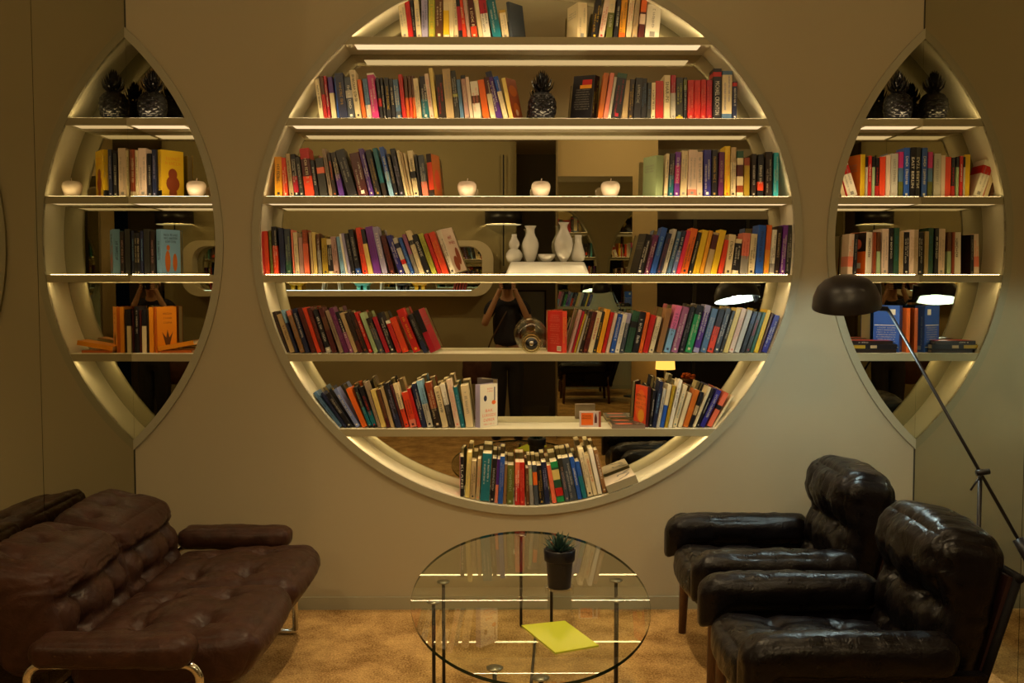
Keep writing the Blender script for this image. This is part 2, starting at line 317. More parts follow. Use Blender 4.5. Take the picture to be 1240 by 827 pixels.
ROWS['E'] = (238, 'of left row on third shelf', 'books in the left row of the third shelf', '''
332.9 342 190 0 am t:k|343.2 349 191 -2.5 ro t:c|351 356.2 186 -5 tn t:k|356.5 362.4 186.5 -4.5 k b:.1:.48:cr t:w|363 368.4 190 -5 dk t:lg|369.8 381.2 179 -7 ro b:.42:.78:dr b:.78:1:r t:c|381.6 386.8 194 -6 k t:w|387.7 397.4 191 -6 dk b:.6:.76:co|398.9 403.7 180 -9 tp t:k|404.2 408.2 185 -8 kb t:o|411 417.7 184 -11 p b:.5:1:kb t:c
422 433.7 180 -17 k t:lg|434.7 447 184 -12 dr t:w|448 454 179.5 -14 p t:w|455 462.3 181 -13 k t:gd|464 469.5 179 -13 t b:0:.28:kb|472 477.7 177.5 -13 b b:0:.5:lb t:w|478.5 483 186 -11 k t:c|484 490.3 179.5 -12 k t:lv|491.1 494.5 182 -11 c|494.7 497.6 184 -10.5 tn|497.8 501 185 -9.5 c|501.3 507.7 182 -8 c b:.4:.55:k t:k
508.2 511.1 187 -6.5 k|512.1 519.4 187.5 -6.5 sl b:0:.36:sa t:lg|520.3 526.6 186 -5 ro b:0:.16:kb b:.8:1:kb R:8:bo''')
ROWS['F'] = (237.6, 'of right row on third shelf', 'books in the right row of the third shelf', '''
794 803.4 188 1 sg L:12:sg|804 808 186 2.5 c t:k|809 815.3 186 2 kb b:0:.5:t t:lg|816 822.2 184 2 v b:.3:.7:m t:w|822.9 831.3 182.5 2 c t:gr|832.3 843 181.5 1.5 pw b:.04:.16:sa t:gr|843.7 850.8 184 0 pw t:gr|852 861 181.5 0 in t:w|861.7 868.6 181.5 0 k b:.82:.94:k t:gd|869.4 876 184 1 pl t:pg|877.3 883.9 177 0 y t:o
884.6 891.1 178.5 0 tn b:.0:.7:c t:k|892.3 900.1 183 0 c b:.1:.25:ru b:.45:.7:dr b:.85:1:dg|900.6 907.8 191 0 ms b:.8:1:ru|910 915.5 186.5 0 kb t:w|917.3 924.5 187 0 k b:.15:.36:ro t:w|926.7 935.1 184 0 kb t:lg|936.6 942.7 185 0 tq t:c''')
ROWS['G'] = (332.4, 'of left row on fourth shelf', 'books in the left row of the fourth shelf', '''
318.4 321.2 280 -1.5 r|321.4 326.7 279.5 -2 ro t:o|328 331.5 279 -2.5 ol t:sg|332 338.2 274 -3 ro b:.6:1:k t:w|339.8 346.1 276 -2.5 n|346.8 353.9 277 -2.5 sl b:0:.3:dg t:sg|355.3 357.6 278 -3 sa|358 363.2 281 -3 c t:gr|363.5 368.6 287 -2 pg|369 375.4 278 -3 co b:.7:1:ru t:o|377.2 380.2 281 -3 tn|380.4 384.9 281 -3 yl
386 390.1 283 -3 gr b:.6:1:br t:w|391.2 398 288 -2 ms t:k|398.5 404.3 289 -3 c b:.1:.84:k t:w|404.8 411 286 -4.5 pg t:br|413.2 418.4 286 -6 lb t:st|418.7 421.6 282.5 -8 w|422 425.8 282 -9 lv|426.3 431 282 -9 k t:gr|431.5 437.8 277 -10 k b:0:.14:b t:lg|439.6 445.9 275 -9 ro t:dr|446.5 452.5 277 -11 yl b:.68:1:k|453.1 462.2 273.5 -11 v t:pl
463.2 470 274 -12.5 lv t:w|472.5 479 284 -12 dr t:ru|483.8 490.6 284 -16.5 in t:w|491.6 497.9 287 -17 lg b:.28:.4:r b:.72:.85:n|498.4 502.7 287 -16.5 b t:lb|503.3 508.2 283 -17 gr b:.5:1:mv|508.8 514.8 278.5 -18 c b:.68:.78:k t:gr|516 523 283 -18 k t:w|523.6 530 282 -18 lm t:ol|530.8 536 282 -18 r
536.3 544.5 280 -18.5 ro t:am|545.2 551.7 278 -19 w R:13:pw t:k''')
ROWS['H'] = (332.6, 'of right row on fourth shelf', 'books in the right row of the fourth shelf', '''
771 778 283 12 k L:5:k t:w|779.5 785.6 284 12 pl t:w|786.3 793.5 275 15 b t:lb|794 799.9 282 14 n t:ru|800.8 805.8 277 14 lg t:k|806.7 811.4 280 14 st t:w|812.4 817.6 279 13.5 pd b:.55:1:n t:w|818 823.1 279 13.5 hp|823.5 831.8 276 13.5 o t:k|832.6 837 281 12.5 k t:c|838 845.7 278 12.5 y|846.3 851.3 279 12 am|852 859.3 281 11.5 tn b:.6:.95:dr
859.7 867.3 278 12 y|868.2 874.5 290 9 ro|877 884.8 283.5 6 c t:k|885.4 893.5 289 5 c b:.12:.88:k t:w|895.2 904.6 282 4 gr b:.45:1:sa t:r|905.2 913 283 4 c t:k|914 923.5 272.5 4 b t:n|924.2 930.4 272.5 4 am b:.5:1:o t:co|931 937 278 3.5 w b:.05:.25:gr t:k|937.4 943.2 274 3.5 kb t:tn|944 950 272.5 4 v t:w|951 957.2 272.5 2 dk t:lg''')
ROWS['I'] = (427.6, 'of left row on fifth shelf', 'books in the left row of the fifth shelf', '''
345.2 350.8 377 -17 kb t:br|351.3 358 379.5 -16.5 tn t:br|358.4 361.5 375 -18 n b:.7:1:lb|363.8 369.4 375 -17.5 tb b:.88:1:sa t:gr|370.1 375.8 373 -17 n t:w|377.5 383.6 372 -17.5 dr t:br|384.2 389.4 372 -18 ro|389.8 394.6 372 -18 dr t:ru|395.6 402 374 -17 k b:0:.12:lg t:w|402.4 408.6 372 -17 dr b:.5:.8:br|411.4 416.6 375 -18 tp t:dr|417.2 423.4 372 -19.5 pl t:mv
423.8 428.4 377 -18 mv b:.5:1:k t:w|428.8 434.3 378 -18 tn|434.8 440 378 -17.5 kb b:.0:.3:dr|440.5 446.8 379 -17.5 kb t:ru|447.2 451.7 377.5 -18.5 r t:c|453 458.6 378 -18 sg|459.6 466 384 -17 sl b:.7:1:kb t:tn|467.2 473 383 -17 cr|473.4 479.7 378 -17.5 k t:w|481.2 487 387 -15 r b:.9:1:w|487.6 496 383 -16.5 ro t:o|501 510.6 373 -22 r t:am
513 519 380 -20 n b:.3:1:k t:gr|520 527.6 375 -22 cr b:.48:1:k R:5:cr''')
ROWS['J'] = (427.6, 'of right row on fifth shelf', 'books in the right row of the fifth shelf', '''
681 687 377 0 ro L:17:r t:am|688 691.2 375 14 pg|691.5 694.3 377 14 cr|694.6 697 380 13.5 ms|697.4 700.2 382 13 lg|700.5 704.8 377 13 kb t:tn|705.2 711 377 12.5 dr t:ru|711.4 717.3 377 12 c t:r|717.6 721.4 377 11.5 dk t:y|721.8 727.4 374 12 am|727.8 732.4 378 11.5 r|733 737.4 379 11 pw|738 743.7 380 10.5 b t:w|744 749.4 380 10.5 w t:gr
750 754.8 379 10 sl b:.75:1:lv t:lg|755.4 764.3 376 11 dg b:.6:.75:k t:k|765 772.3 377 10 k t:w|773 777.2 378 10 o t:ru|777.6 784.2 381 10.5 r|785 790.8 383 11 c t:k|794.4 801.4 373 12.5 tb|803 810.8 369.5 15.5 lb b:.5:1:pk t:n|812 820 371 15 mv t:w|821.4 827.5 371 14.5 k t:gr|828.5 837.3 369 15 g b:.8:1:k t:c|838.5 845.8 369 15.5 lv b:.1:.85:p t:w
847.2 854.6 373 15 st t:lg|855.4 863 374 15 ro b:.6:1:k t:dr|863.6 870 373 15.5 sl t:w|870.8 874.6 376 16 dk t:c|875 881.2 373 16.5 yl|881.8 887.8 373 16.5 pw t:sa|888.4 894.8 375 16.5 lg|896 901.4 377 16 k b:.7:.95:n|902 907.2 378 15.5 dk t:r|907.8 912 378 15.5 dg|912.4 917.6 375 16 y|918 921.2 379 15.5 br|921.5 928.4 381 16 in t:w''')
ROWS['K'] = (518.2, 'of left row on lowest shelf', 'books in the left row of the lowest shelf', '''
411 416.6 474 -33 st t:n|417.5 421.6 475 -30 n|422.2 428.7 475 -29 k t:lg|431.5 437.6 470 -29 pd t:w|439 446 469 -21 o|446.8 451 468 -19 k b:.05:.5:t t:sg|451.8 457.5 468 -18 k b:.05:.4:t t:r|457.8 461.8 462 -17.5 tp|462.2 468.6 471 -14 yl|468.9 473.3 471 -13.5 br b:0:.25:dr|473.6 478.2 468 -13.5 tn|480 486.6 463 -16 n b:.3:1:k t:lv|487 490 466 -15 dr
490.5 496 464 -15 ro b:.42:1:c t:k|497 505.5 474 -11 ro b:0:.22:sa t:dr|506 510.7 470 -13.5 r|511.2 517.2 464 -13.5 n t:w|517.8 525.4 460 -14 lg b:.5:1:lb t:k|527 535 462 -13 kb b:.42:1:ru t:c|536 543.6 468 -11 c t:k|544.3 550.4 464 -12 dk b:.52:1:w t:gr|551.6 558 459 -11.5 pw t:sa|558.5 563.5 468 -10 t t:lb|564.5 573.8 466 -7 c t:gr|575 581.2 466 0 lv R:21:w''')
ROWS['L'] = (517.6, 'of right row on lowest shelf', 'books in the right row of the lowest shelf', '''
781.5 785.6 468 3 dr L:11:ro|786 789.2 472 5 k t:w|789.6 794.2 461 9 n t:lb|794.6 798.4 470 8.5 lg t:k|798.8 803.8 465 9.5 b b:.52:1:c|804.4 808.3 466 10 ms|808.6 813.4 459 13 w t:k|813.8 819.2 466 13.5 c t:t|820 825.6 475 12.5 c|826 833 471 14.5 bo|833.4 837.6 474 15 k b:.35:.62:tn|838 842 468 19.5 c|842.6 845.8 470 20 k t:w|846.4 852.8 471 21.5 in t:w|854.5 861.4 474 22 co b:.5:.62:k
861.8 865 478 24 c''')
ROWS['M'] = (608, 'at the bottom of the round niche', 'books along the bottom of the round niche', '''
557.5 562 551 0 k L:2:pk w:KLANE y:599.5|562.8 568.4 545.5 3 yl t:gr y:601|569 575 556 2 tn t:k y:602.4|576 580.5 553 2.5 tn t:sa y:603.6|581 592.3 547 3.5 t t:w y:605.4|592.9 598.3 553 3.5 k t:lg y:606.8|598.8 602.5 554 3.5 p b:0:.42:sa y:607.6|602.8 608.6 550 3 b t:lv y:608|609 612.7 560 2 tb y:608.6|613.5 621.2 561 1 ol t:sg y:609
623.3 628.9 557 .5 co b:.0:.5:r t:w y:609.3|629.4 635.8 557 -.5 r t:co y:609.4|637.3 641.3 564 -1 br t:tn y:609.4|642 646.7 560 -3 gr b:.5:.9:sg y:609.4|647.4 652.6 560 -3 sl b:.5:.82:o y:609.2|653.4 659.6 561 -4 k t:gd y:609|660.2 666.2 557 -5 n t:lv y:608.6|669.2 674.5 561 -7.5 co y:607.6|675.1 684.3 556 -9.5 dg b:.0:.12:g b:.15:.35:r b:.55:.8:yl b:.85:1:g y:606.6
684.8 690.4 552 -9.5 sl b:.7:1:dk t:pg y:605.4|690.8 699.4 551 -11 sl t:lg y:604|699.9 705.3 550 -11 b t:w y:602.6|705.8 711.2 556 -10 t b:.6:1:b y:601.6|712 718.4 541 -12.5 c t:k y:600.2|718.8 724 549 -11.5 c t:r y:598.8|724.4 729.6 541 -12.5 w y:597.4|730.2 735.4 543 -12 tb t:w y:595.6''')
ROWS['N'] = (238, 'on second shelf, left pointed niche', 'books on the second shelf of the left pointed niche', '''
158.9 164.2 181 0 ru b:0:.12:c t:c|164.5 168 182 0 c t:k|168.3 178.1 179.5 0 pw t:gr|178.9 184.3 186 0 k t:lg|184.7 189.8 181 0 n t:lv|190.1 196 181 0 y b:0:.15:k R:19:y t:tn''')
ROWS['O'] = (332.4, 'on third shelf, left pointed niche', 'books on the third shelf of the left pointed niche', '''
159.5 165.6 283 0 dr t:c|166 170.2 282 0 k t:c|170.6 174.2 279 0 n t:lb|174.6 182 277 0 dk|182.4 187.9 280 0 kb t:pg|188.4 196 277 0 lb R:14:lb t:n''')
ROWS['P'] = (427.4, 'on lowest shelf, left pointed niche', 'books on the lowest shelf of the left pointed niche', '''
159.4 169.4 371 0 k t:w|169.8 172 376 0 dr|172.3 177.6 375 0 k b:.0:.62:c|178 180.6 375 0 kb|181 186 372 0 ao|186.4 190.6 372 0 bo R:15:ao''')
ROWS['Q'] = (238.2, 'on second shelf, right pointed niche', 'books on the second shelf of the right pointed niche', '''
1013 1018 214 -6 br|1019.5 1025 207 -9 c|1025.4 1027.2 205 -9 r|1027.6 1040 193 -15 w b:.62:.85:r t:gr|1041.5 1048 187 0 y L:9:bo|1048.3 1050.6 190 0 lg b:.75:1:k|1050.9 1055.2 189 0 r t:w|1055.6 1059.2 190 0 sg b:.75:1:k|1059.6 1064.3 191 0 k b:.0:.3:r t:r|1064.7 1072 190 0 ro|1072.4 1077.9 188 0 pw|1078.3 1087 186 0 lg t:gr|1087.5 1093.5 184 0 ol b:.35:.65:st b:.65:1:m
1094 1101.2 179 0 b b:.1:.3:b t:w|1101.6 1108 178.5 0 k w:EAST@BERLIN''')
ROWS['R'] = (332.5, 'on third shelf, right pointed niche', 'books on the third shelf of the right pointed niche', '''
1025.6 1032.2 283 2 pw b:.2:.45:sa t:o|1033 1037.4 284 1 k t:gr|1047.6 1056.6 281 1 w L:9:o t:k|1057.2 1060.6 281 0 ru|1061 1066 281 0 sg b:.55:1:br|1067.2 1075.7 277 0 pw t:gr|1076.1 1081.3 276 0 k t:w|1081.7 1088.4 276 0 dg t:t|1088.8 1093.8 280 0 tn t:gd|1094.3 1100.6 281 0 k t:w|1101 1107 278 0 pw t:tn''')
ROWS['S'] = (427.4, 'on lowest shelf, right pointed niche', 'books on the lowest shelf of the right pointed niche', '''
1088.5 1096.6 371 0 b L:25:b t:lb|1097.2 1101.6 374 0 o t:bo''')
SLOT = {'N': .05, 'O': .09, 'P': .06, 'Q': .06, 'R': .06, 'S': .06}
PAGES = mat('paper_edges', (.82, .72, .52), .9, bump=.3, scale=300, stretch=(1, 1, 8))
def bmat(c):
    h, w = CC[c]; return mat('book_'+w.replace(' ', '_').replace('-', '_'), h, .38, spec=.45, bump=.03, scale=60)
def imat(c):
    h, w = CC[c]; return mat('ink_'+w.replace(' ', '_').replace('-', '_'), h, .5)
TXT = {}
def text_mesh(s):
    if s in TXT: return TXT[s]
    cu = bpy.data.curves.new('t', 'FONT'); cu.body = s; cu.size = 1; cu.align_x = 'CENTER'; cu.align_y = 'CENTER'; cu.resolution_u = 2; cu.space_character = 1.05
    ob = bpy.data.objects.new('t', cu); COL.objects.link(ob); bpy.context.view_layer.update()
    me = bpy.data.meshes.new_from_object(ob.evaluated_get(bpy.context.evaluated_depsgraph_get()))
    vs = [v.co.copy() for v in me.vertices]; fs = [tuple(p.vertices) for p in me.polygons]
    bpy.data.objects.remove(ob); bpy.data.curves.remove(cu)
    x0 = min(v.x for v in vs); x1 = max(v.x for v in vs); y0 = min(v.y for v in vs); y1 = max(v.y for v in vs)
    vs = [((v.x-(x0+x1)/2)/(x1-x0), (v.y-(y0+y1)/2)/(y1-y0)) for v in vs]
    TXT[s] = (vs, fs); return TXT[s]
def put_text(q, s, O, U, V, length, height):   # text laid along U, letter tops towards V
    vs, fs = text_mesh(s); q.add([O+U*(a*length)+V*(b_*height) for a, b_ in vs], fs)
def squiggles(q, O, U, V, length, height, rnd, fill=.8):   # worn, unreadable lettering
    x = -length/2
    while x < length/2 - height*.4:
        if rnd.random() < .14: x += height*.5; continue
        lw = height*rnd.uniform(.45, .7); s = height*.16
        segs = [(0, -.5, s, .5)]
        k = rnd.randint(0, 4)
        if k in (0, 1): segs.append((0, .5-s/height, lw, .5))
        if k in (0, 2): segs.append((0, -.5, lw, -.5+s/height))
        if k in (1, 3): segs.append((lw-s, -.5, lw, .3))
        if k in (2, 3, 4): segs.append((0, -.08, lw, .1))
        for a, b0, c_, d_ in segs:
            q.add([O+U*(x+a)+V*(b0*height), O+U*(x+c_)+V*(b0*height), O+U*(x+c_)+V*(d_*height), O+U*(x+a)+V*(d_*height)], [(0, 1, 2, 3)])
        x += lw + height*.22
def make_book(key, i, spec, base, rowname, group):
    p = spec.split(); x0, x1, yt, lean = map(float, p[:4]); col = p[4]; bands = []; tcol = None; side = None; word = None; yb = base
    for e in p[5:]:
        a = e.split(':')
        if a[0] == 'b': bands.append((float(a[1]), float(a[2]), a[3]))
        elif a[0] == 't': tcol = a[1]
        elif a[0] in 'LR': side = (a[0], float(a[1]), a[2])
        elif a[0] == 'y': yb = float(a[1])
        elif a[0] == 'w': word = a[1].replace('@', ' ')
    rnd = random.Random(hash((key, i)) if False else ord(key)*1000+i)
    Y = D + SLOT.get(key, .022) + rnd.uniform(-.004, .006)
    zt = {'A': 0, 'B': 0, 'C': 1, 'D': 1, 'E': 2, 'F': 2, 'G': 3, 'H': 3, 'I': 4, 'J': 4, 'K': 5, 'L': 5, 'N': 2, 'O': 3, 'P': 4, 'Q': 2, 'R': 3, 'S': 4}.get(key)
    A, B = atY(x0, yb, Y), atY(x1, yb, Y); sc = (B.x-A.x)/(x1-x0)
    z0 = SH[zt] if zt is not None else None
    dx, dy = lean*sc, (yb-yt)*sc
    if z0 is not None and zt < 3: dy = atY(x0, yt, Y).z - z0
    ang = math.atan2(dx, dy)
    t = (B.x-A.x)*math.cos(ang)*.97; h = math.hypot(dx, dy) - t*abs(math.sin(ang))
    w = rnd.uniform(.10, .125); yawr = 0
    if side:
        w = .125; yawr = math.asin(min(.95, side[1]*sc/w)); t = t/math.cos(yawr) if yawr < 1.1 else t
    pivx = A.x if ang <= 0 else B.x
    if z0 is None:   # stands on the curved bottom of the round niche: lowest corner touches
        xm = max(abs(A.x-CXC), abs(B.x-CXC)); z0 = CZC - math.sqrt(RI**2-xm**2) + .0015
    root = empty('book', (pivx, Y, z0+.0006))
    ox = 0 if ang <= 0 else -t
    if side and side[0] == 'L': ox = -t; root.location.x = B.x
    if side and side[0] == 'R': ox = 0; root.location.x = A.x
    if side:   # a turned book: its spine turns away and one cover shows
        s = 1 if side[0] == 'L' else -1
        # rotate about the shared edge so that cover and spine both face the camera
        edge = A if side[0] == 'L' else B
        root.location.x = edge.x; ox = 0 if side[0] == 'L' else -t
        Rm = Matrix.Rotation(-ang if False else 0, 4, 'Y')
        root.rotation_euler = (0, ang, 0); rz = s*(yawr) 
        root.rotation_euler = (Matrix.Rotation(ang, 3, 'Y') @ Matrix.Rotation(rz, 3, 'Z')).to_euler()
        root.location.z += t*math.sin(abs(ang)) if (ang < 0) == (side[0] == 'R') else 0
    else: root.rotation_euler = (0, ang, 0)
    c_ = min(.0018, t*.2); bd = min(.0016, t*.15)
    prof = [(0, w), (0, c_), (c_, 0), (t-c_, 0), (t, c_), (t, w), (t-bd, w), (t-bd, bd+.001), (bd, bd+.001), (bd, w)]
    n = len(prof); cuts = sorted({0.0, 1.0, *[b_[0] for b_ in bands], *[b_[1] for b_ in bands]}); cols = [col]; vs = []; fs = []; mi = []
    for c in cuts: vs += [(ox+x, y, c*h) for x, y in prof]
    for k in range(len(cuts)-1):
        mid = (cuts[k]+cuts[k+1])/2; cc = col
        for b0, b1, bc in bands:
            if b0 <= mid <= b1: cc = bc
        if cc not in cols: cols.append(cc)
        for j in range(n): fs.append((k*n+j, k*n+(j+1) % n, (k+1)*n+(j+1) % n, (k+1)*n+j)); mi.append(cols.index(cc))
    fs.append(tuple(reversed(range(n)))); mi.append(0); fs.append(tuple(range((len(cuts)-1)*n, len(cuts)*n))); mi.append(len(cols)-1 if False else 0)
    mesh('cover', vs, fs, [bmat(c) for c in cols], root, mi=mi)
    ins = rnd.choice((.001, .002, .003)); q = MB(); q.box((ox+bd+.0002, bd+.0015, ins), (ox+t-bd-.0002, w-ins, h-ins)); q.build('pages', PAGES, root)
    cx = ox+t/2
    if word or tcol:
        q = MB(); O = Vector((cx, -.0005, h*.5)); U, V = Vector((0, 0, -1)), Vector((1, 0, 0))
        if word: put_text(q, word, Vector((cx, -.0005, h*(.42 if 'MICH' in word else .62 if 'SHAR' in word else .5))), U, V, h*(.66 if 'MICH' in word else .46 if 'SHAR' in word else .6), t*.5); ink = 'k' if col in 'cw' else 'w'
        else:
            ink = tcol; hh = min(t*.42, .012)
            if t > .022 and rnd.random() < .75:
                squiggles(q, Vector((cx+t*.2, -.0005, h*rnd.uniform(.55, .66))), U, V, h*rnd.uniform(.4, .55), hh*.62, rnd); squiggles(q, Vector((cx-t*.2, -.0005, h*rnd.uniform(.35, .6))), U, V, h*rnd.uniform(.4, .65), hh*.62, rnd)
            else: squiggles(q, Vector((cx, -.0005, h*rnd.uniform(.5, .62))), U, V, h*rnd.uniform(.4, .62), hh, rnd)
            if rnd.random() < .6: r_ = t*.18; q.add([(cx-r_, -.0005, h*.05), (cx+r_, -.0005, h*.05), (cx+r_, -.0005, h*.05+2*r_), (cx-r_, -.0005, h*.05+2*r_)], [(0, 1, 2, 3)])
        q.build('spine_lettering', imat(ink), root)['kind'] = 'stuff'
    if side:
        cover_art(root, key, i, ox, t, w, h, side, rnd)
    words = [('tall ' if h > .215 else 'small ' if h < .17 else '') + ('thick ' if t > .036 else 'slim ' if t < .013 else '')]
    nm = CC[col][1]; bn = [CC[b_[2]][1] for b_ in sorted(bands, key=lambda q_: q_[0]-q_[1]) if CC[b_[2]][1] != nm]
    words[0] = words[0].strip(); txt = (words[0]+' ' if words[0] else '') + nm + (' and '+bn[0] if bn else '') + ' book'
    total = f'{txt}, {ordn(i)} from left {rowname}'
    if len(total.split()) > 16: total = f'{nm} book, {ordn(i)} from left {rowname}'
    tag(root, total, 'book', group)
    return root
def cover_art(root, key, i, ox, t, w, h, side, rnd):
    s, px, col = side; x = ox-.0005 if s == 'L' else ox+t+.0005
    N = Vector((-1, 0, 0)) if s == 'L' else Vector((1, 0, 0)); U = Vector((0, -1, 0)) if s == 'L' else Vector((0, 1, 0)); V = Vector((0, 0, 1))
    O = Vector((x, w/2, h/2))
    def quad(q, u0, u1, v0, v1, lift=0): q.add([O+N*lift+U*(a*w)+V*(b_*h) for a, b_ in ((u0, v0), (u1, v0), (u1, v1), (u0, v1))], [(0, 1, 2, 3)])
    def disc(q, u, v, ru, rv, n=16, lift=0): q.add([O+N*lift+U*((u+ru*math.cos(2*PI*j/n))*w)+V*((v+rv*math.sin(2*PI*j/n))*h) for j in range(n)], [tuple(range(n))])
    q = MB(); quad(q, -.49, .49, -.497, .497); q.build('cover_face', bmat(col), root)
    def blocktext(q, v0, v1, nl, u0=-.38, u1=.38, hh=.6):
        for k in range(nl):
            v = v1-(k+.5)*(v1-v0)/nl; ln = (u1-u0)*w*rnd.uniform(.75, 1)
            squiggles(q, O+N*.0004+U*(w*(u0+u1)/2)+V*(v*h), U, V, ln, (v1-v0)*h/nl*hh, rnd)
    if key == 'K':
        q = MB(); put_text(q, 'BAK', O+N*.0004+V*(-.12*h)+U*(.02*w), U, V, .42*w, .07*h); put_text(q, 'LUKKEDE', O+N*.0004+V*(-.23*h)+U*(.02*w), U, V, .76*w, .07*h); put_text(q, 'D\u00d8RER', O+N*.0004+V*(-.34*h)+U*(.02*w), U, V, .62*w, .07*h); q.build('cover_title', imat('co'), root)
        q = MB(); disc(q, -.2, .17, .09, .07, lift=.0004); quad(q, .3, .36, .1, .42, .0004); q.build('cover_spot', imat('n'), root)
        q = MB(); disc(q, .28, .06, .12, .05, lift=.0006); q.build('cover_spot', imat('o'), root)
        q = MB(); blocktext(q, .3, .42, 2, -.1, .25); blocktext(q, -.47, -.41, 1); q.build('cover_lettering', imat('sa'), root)
    elif key == 'J':
        q = MB(); blocktext(q, .24, .42, 4); blocktext(q, .0, .2, 4); blocktext(q, -.3, -.04, 5); q.build('cover_lettering', imat('sa'), root)
        q = MB(); quad(q, .15, .42, -.46, -.34, .0004); q.build('barcode_label', imat('w'), root); q = MB()
        for k in range(7): quad(q, .18+k*.032, .192+k*.032, -.44, -.36, .0007)
        q.build('barcode', imat('k'), root)
    elif key == 'D':
        q = MB(); blocktext(q, -.3, .2, 9, -.4, .42, .5); q.build('cover_lettering', imat('gr'), root)
        q = MB(); quad(q, -.15, .4, .2, .28, .0004); q.build('cover_picture', imat('am'), root); q = MB(); quad(q, -.05, .4, .28, .4, .0004); q.build('cover_picture', imat('r'), root)
    elif key == 'N':
        q = MB(); disc(q, 0, -.2, .3, .17, lift=.0004); disc(q, 0, 0, .2, .12, lift=.0005); disc(q, 0, -.4, .18, .09, lift=.0006); q.build('cover_picture', imat('ru'), root)
        q = MB(); blocktext(q, .18, .38, 2, hh=.7); q.build('cover_lettering', imat('am'), root)
    elif key == 'O':
        q = MB(); disc(q, -.18, -.2, .14, .24, lift=.0004); disc(q, .2, -.22, .12, .2, lift=.0005); disc(q, -.15, .1, .09, .06, lift=.0006); q.build('cover_picture', imat('bo'), root)
        q = MB(); blocktext(q, .2, .42, 3, hh=.65); q.build('cover_lettering', imat('n'), root)
    elif key == 'P':
        q = MB(); q.add([O+N*.0004+U*(a*w)+V*(b_*h) for a, b_ in ((-.05, -.4), (.1, -.4), (.3, -.05), (.12, -.18), (.02, 0), (-.05, -.18), (-.25, -.05))], [(0, 1, 2, 3, 4, 5, 6)]); q.build('cover_picture', imat('br'), root)
        q = MB(); blocktext(q, .1, .4, 3, -.2, .3, .4); q.build('cover_lettering', imat('ru'), root)
    elif key == 'G':
        q = MB(); blocktext(q, .12, .34, 2, -.2, .4, .7); q.build('cover_title', imat('cr'), root)
        q = MB(); disc(q, -.1, -.3, .2, .17, lift=.0004); disc(q, .2, -.15, .16, .2, lift=.0005); q.build('cover_picture', imat('ru'), root)
    elif key == 'C':
        q = MB(); disc(q, .0, .2, .36, .14, lift=.0006); disc(q, .05, -.25, .26, .16, lift=.0005); q.build('cover_picture', imat('bo'), root)
        q = MB(); disc(q, .02, -.34, .12, .08, lift=.0008); q.build('cover_picture', imat('pw'), root)
    elif key == 'S':
        q = MB(); blocktext(q, -.3, .05, 7, -.4, .4, .5); q.build('cover_lettering', imat('lg'), root); q = MB(); quad(q, .1, .34, .3, .42, .0004); quad(q, -.46, .46, .07, .085, .0004); quad(q, -.46, .46, -.4, -.385, .0004); q.build('barcode_label', imat('w'), root)
    elif key == 'R':
        q = MB(); quad(q, -.49, .49, .05, .49, .0004); q.build('cover_picture', imat('kb'), root); q = MB(); disc(q, 0, .22, .22, .12, lift=.0008); q.build('cover_picture', imat('co'), root); q = MB(); quad(q, -.2, .2, -.35, -.22, .0004); q.build('cover_picture', imat('w'), root)
    elif key == 'L':
        q = MB(); disc(q, 0, .0, .4, .4, lift=.0004); q.build('cover_picture', imat('o'), root); q = MB(); disc(q, .1, -.25, .25, .16, lift=.0008); q.build('cover_picture', imat('am'), root); q = MB(); blocktext(q, -.1, .3, 4); q.build('cover_lettering', imat('dr'), root)
    elif key in 'AE':
        if key == 'E': q = MB(); disc(q, 0, -.1, .3, .25, lift=.0004); q.build('cover_picture', imat('ro'), root)
    else:
        q = MB(); blocktext(q, .1, .3, 3); q.build('cover_lettering', imat('gr'), root)
for key, (base, rowname, group, data) in ROWS.items():
    sp = [s.strip() for ln in data.strip().split('\n') for s in ln.split('|') if s.strip()]
    for i, s in enumerate(sp): make_book(key, i, s, base, rowname, group)
# books and boxes lying flat
def flat_book(label, c, size, z, rz, col, top=None, ry=0, name='book', group=None):
    t, d_, w = size[2], size[1], size[0]; root = empty(name, (c[0], c[1], z)); root.rotation_euler = (0, ry, rz)
    q = MB(); q.box((-w/2, -d_/2, 0), (w/2, d_/2, .0018)); q.box((-w/2, -d_/2, t-.0018), (w/2, d_/2, t)); q.box((-w/2, -d_/2, .0018), (w/2, -d_/2+.002, t-.0018)); q.build('cover', bmat(col), root)
    q = MB(); q.box((-w/2+.003, -d_/2+.002, .0018), (w/2-.003, d_/2-.003, t-.0018)); q.build('pages', PAGES, root)
    if top: q = MB(); q.add([(-w/2+.002, -d_/2+.002, t+.0004), (w/2-.002, -d_/2+.002, t+.0004), (w/2-.002, d_/2-.002, t+.0004), (-w/2+.002, d_/2-.002, t+.0004)], [(0, 1, 2, 3)]); q.build('cover_face', bmat(top), root)
    tag(root, label, 'book', group); return root
gb = 'books lying flat on the lowest shelf of the right pointed niche'
xa, xb = atY(1031, 425, D+.03).x, atY(1086, 425, D+.03).x; fx = (xa+xb)/2; z = SH[4]+.0005
f1 = flat_book('dark book lying flat at the foot of the stack left of the blue book', (fx+.004, D+.10, 0), (xb-xa-.01, .13, .017), z, .0, 'kb', group=gb)
f2 = flat_book('black and yellow book lying flat in the middle of the small stack', (fx, D+.095, 0), (xb-xa, .135, .024), z+.018, .0, 'k', group=gb)
q = MB(); q.box((-.115, -.069, .004), (-.045, -.0677, .02)); q.build('spine_panel', bmat('ms'), f2); q = MB(); q.box((-.02, -.069, .005), (.012, -.0677, .019)); q.build('spine_panel', bmat('tn'), f2)
f3 = flat_book('thin book with a red cover lying flat on top of the small stack', (fx-.006, D+.10, 0), (xb-xa-.02, .125, .016), z+.0425, -.04, 'kb', 'r', group=gb)
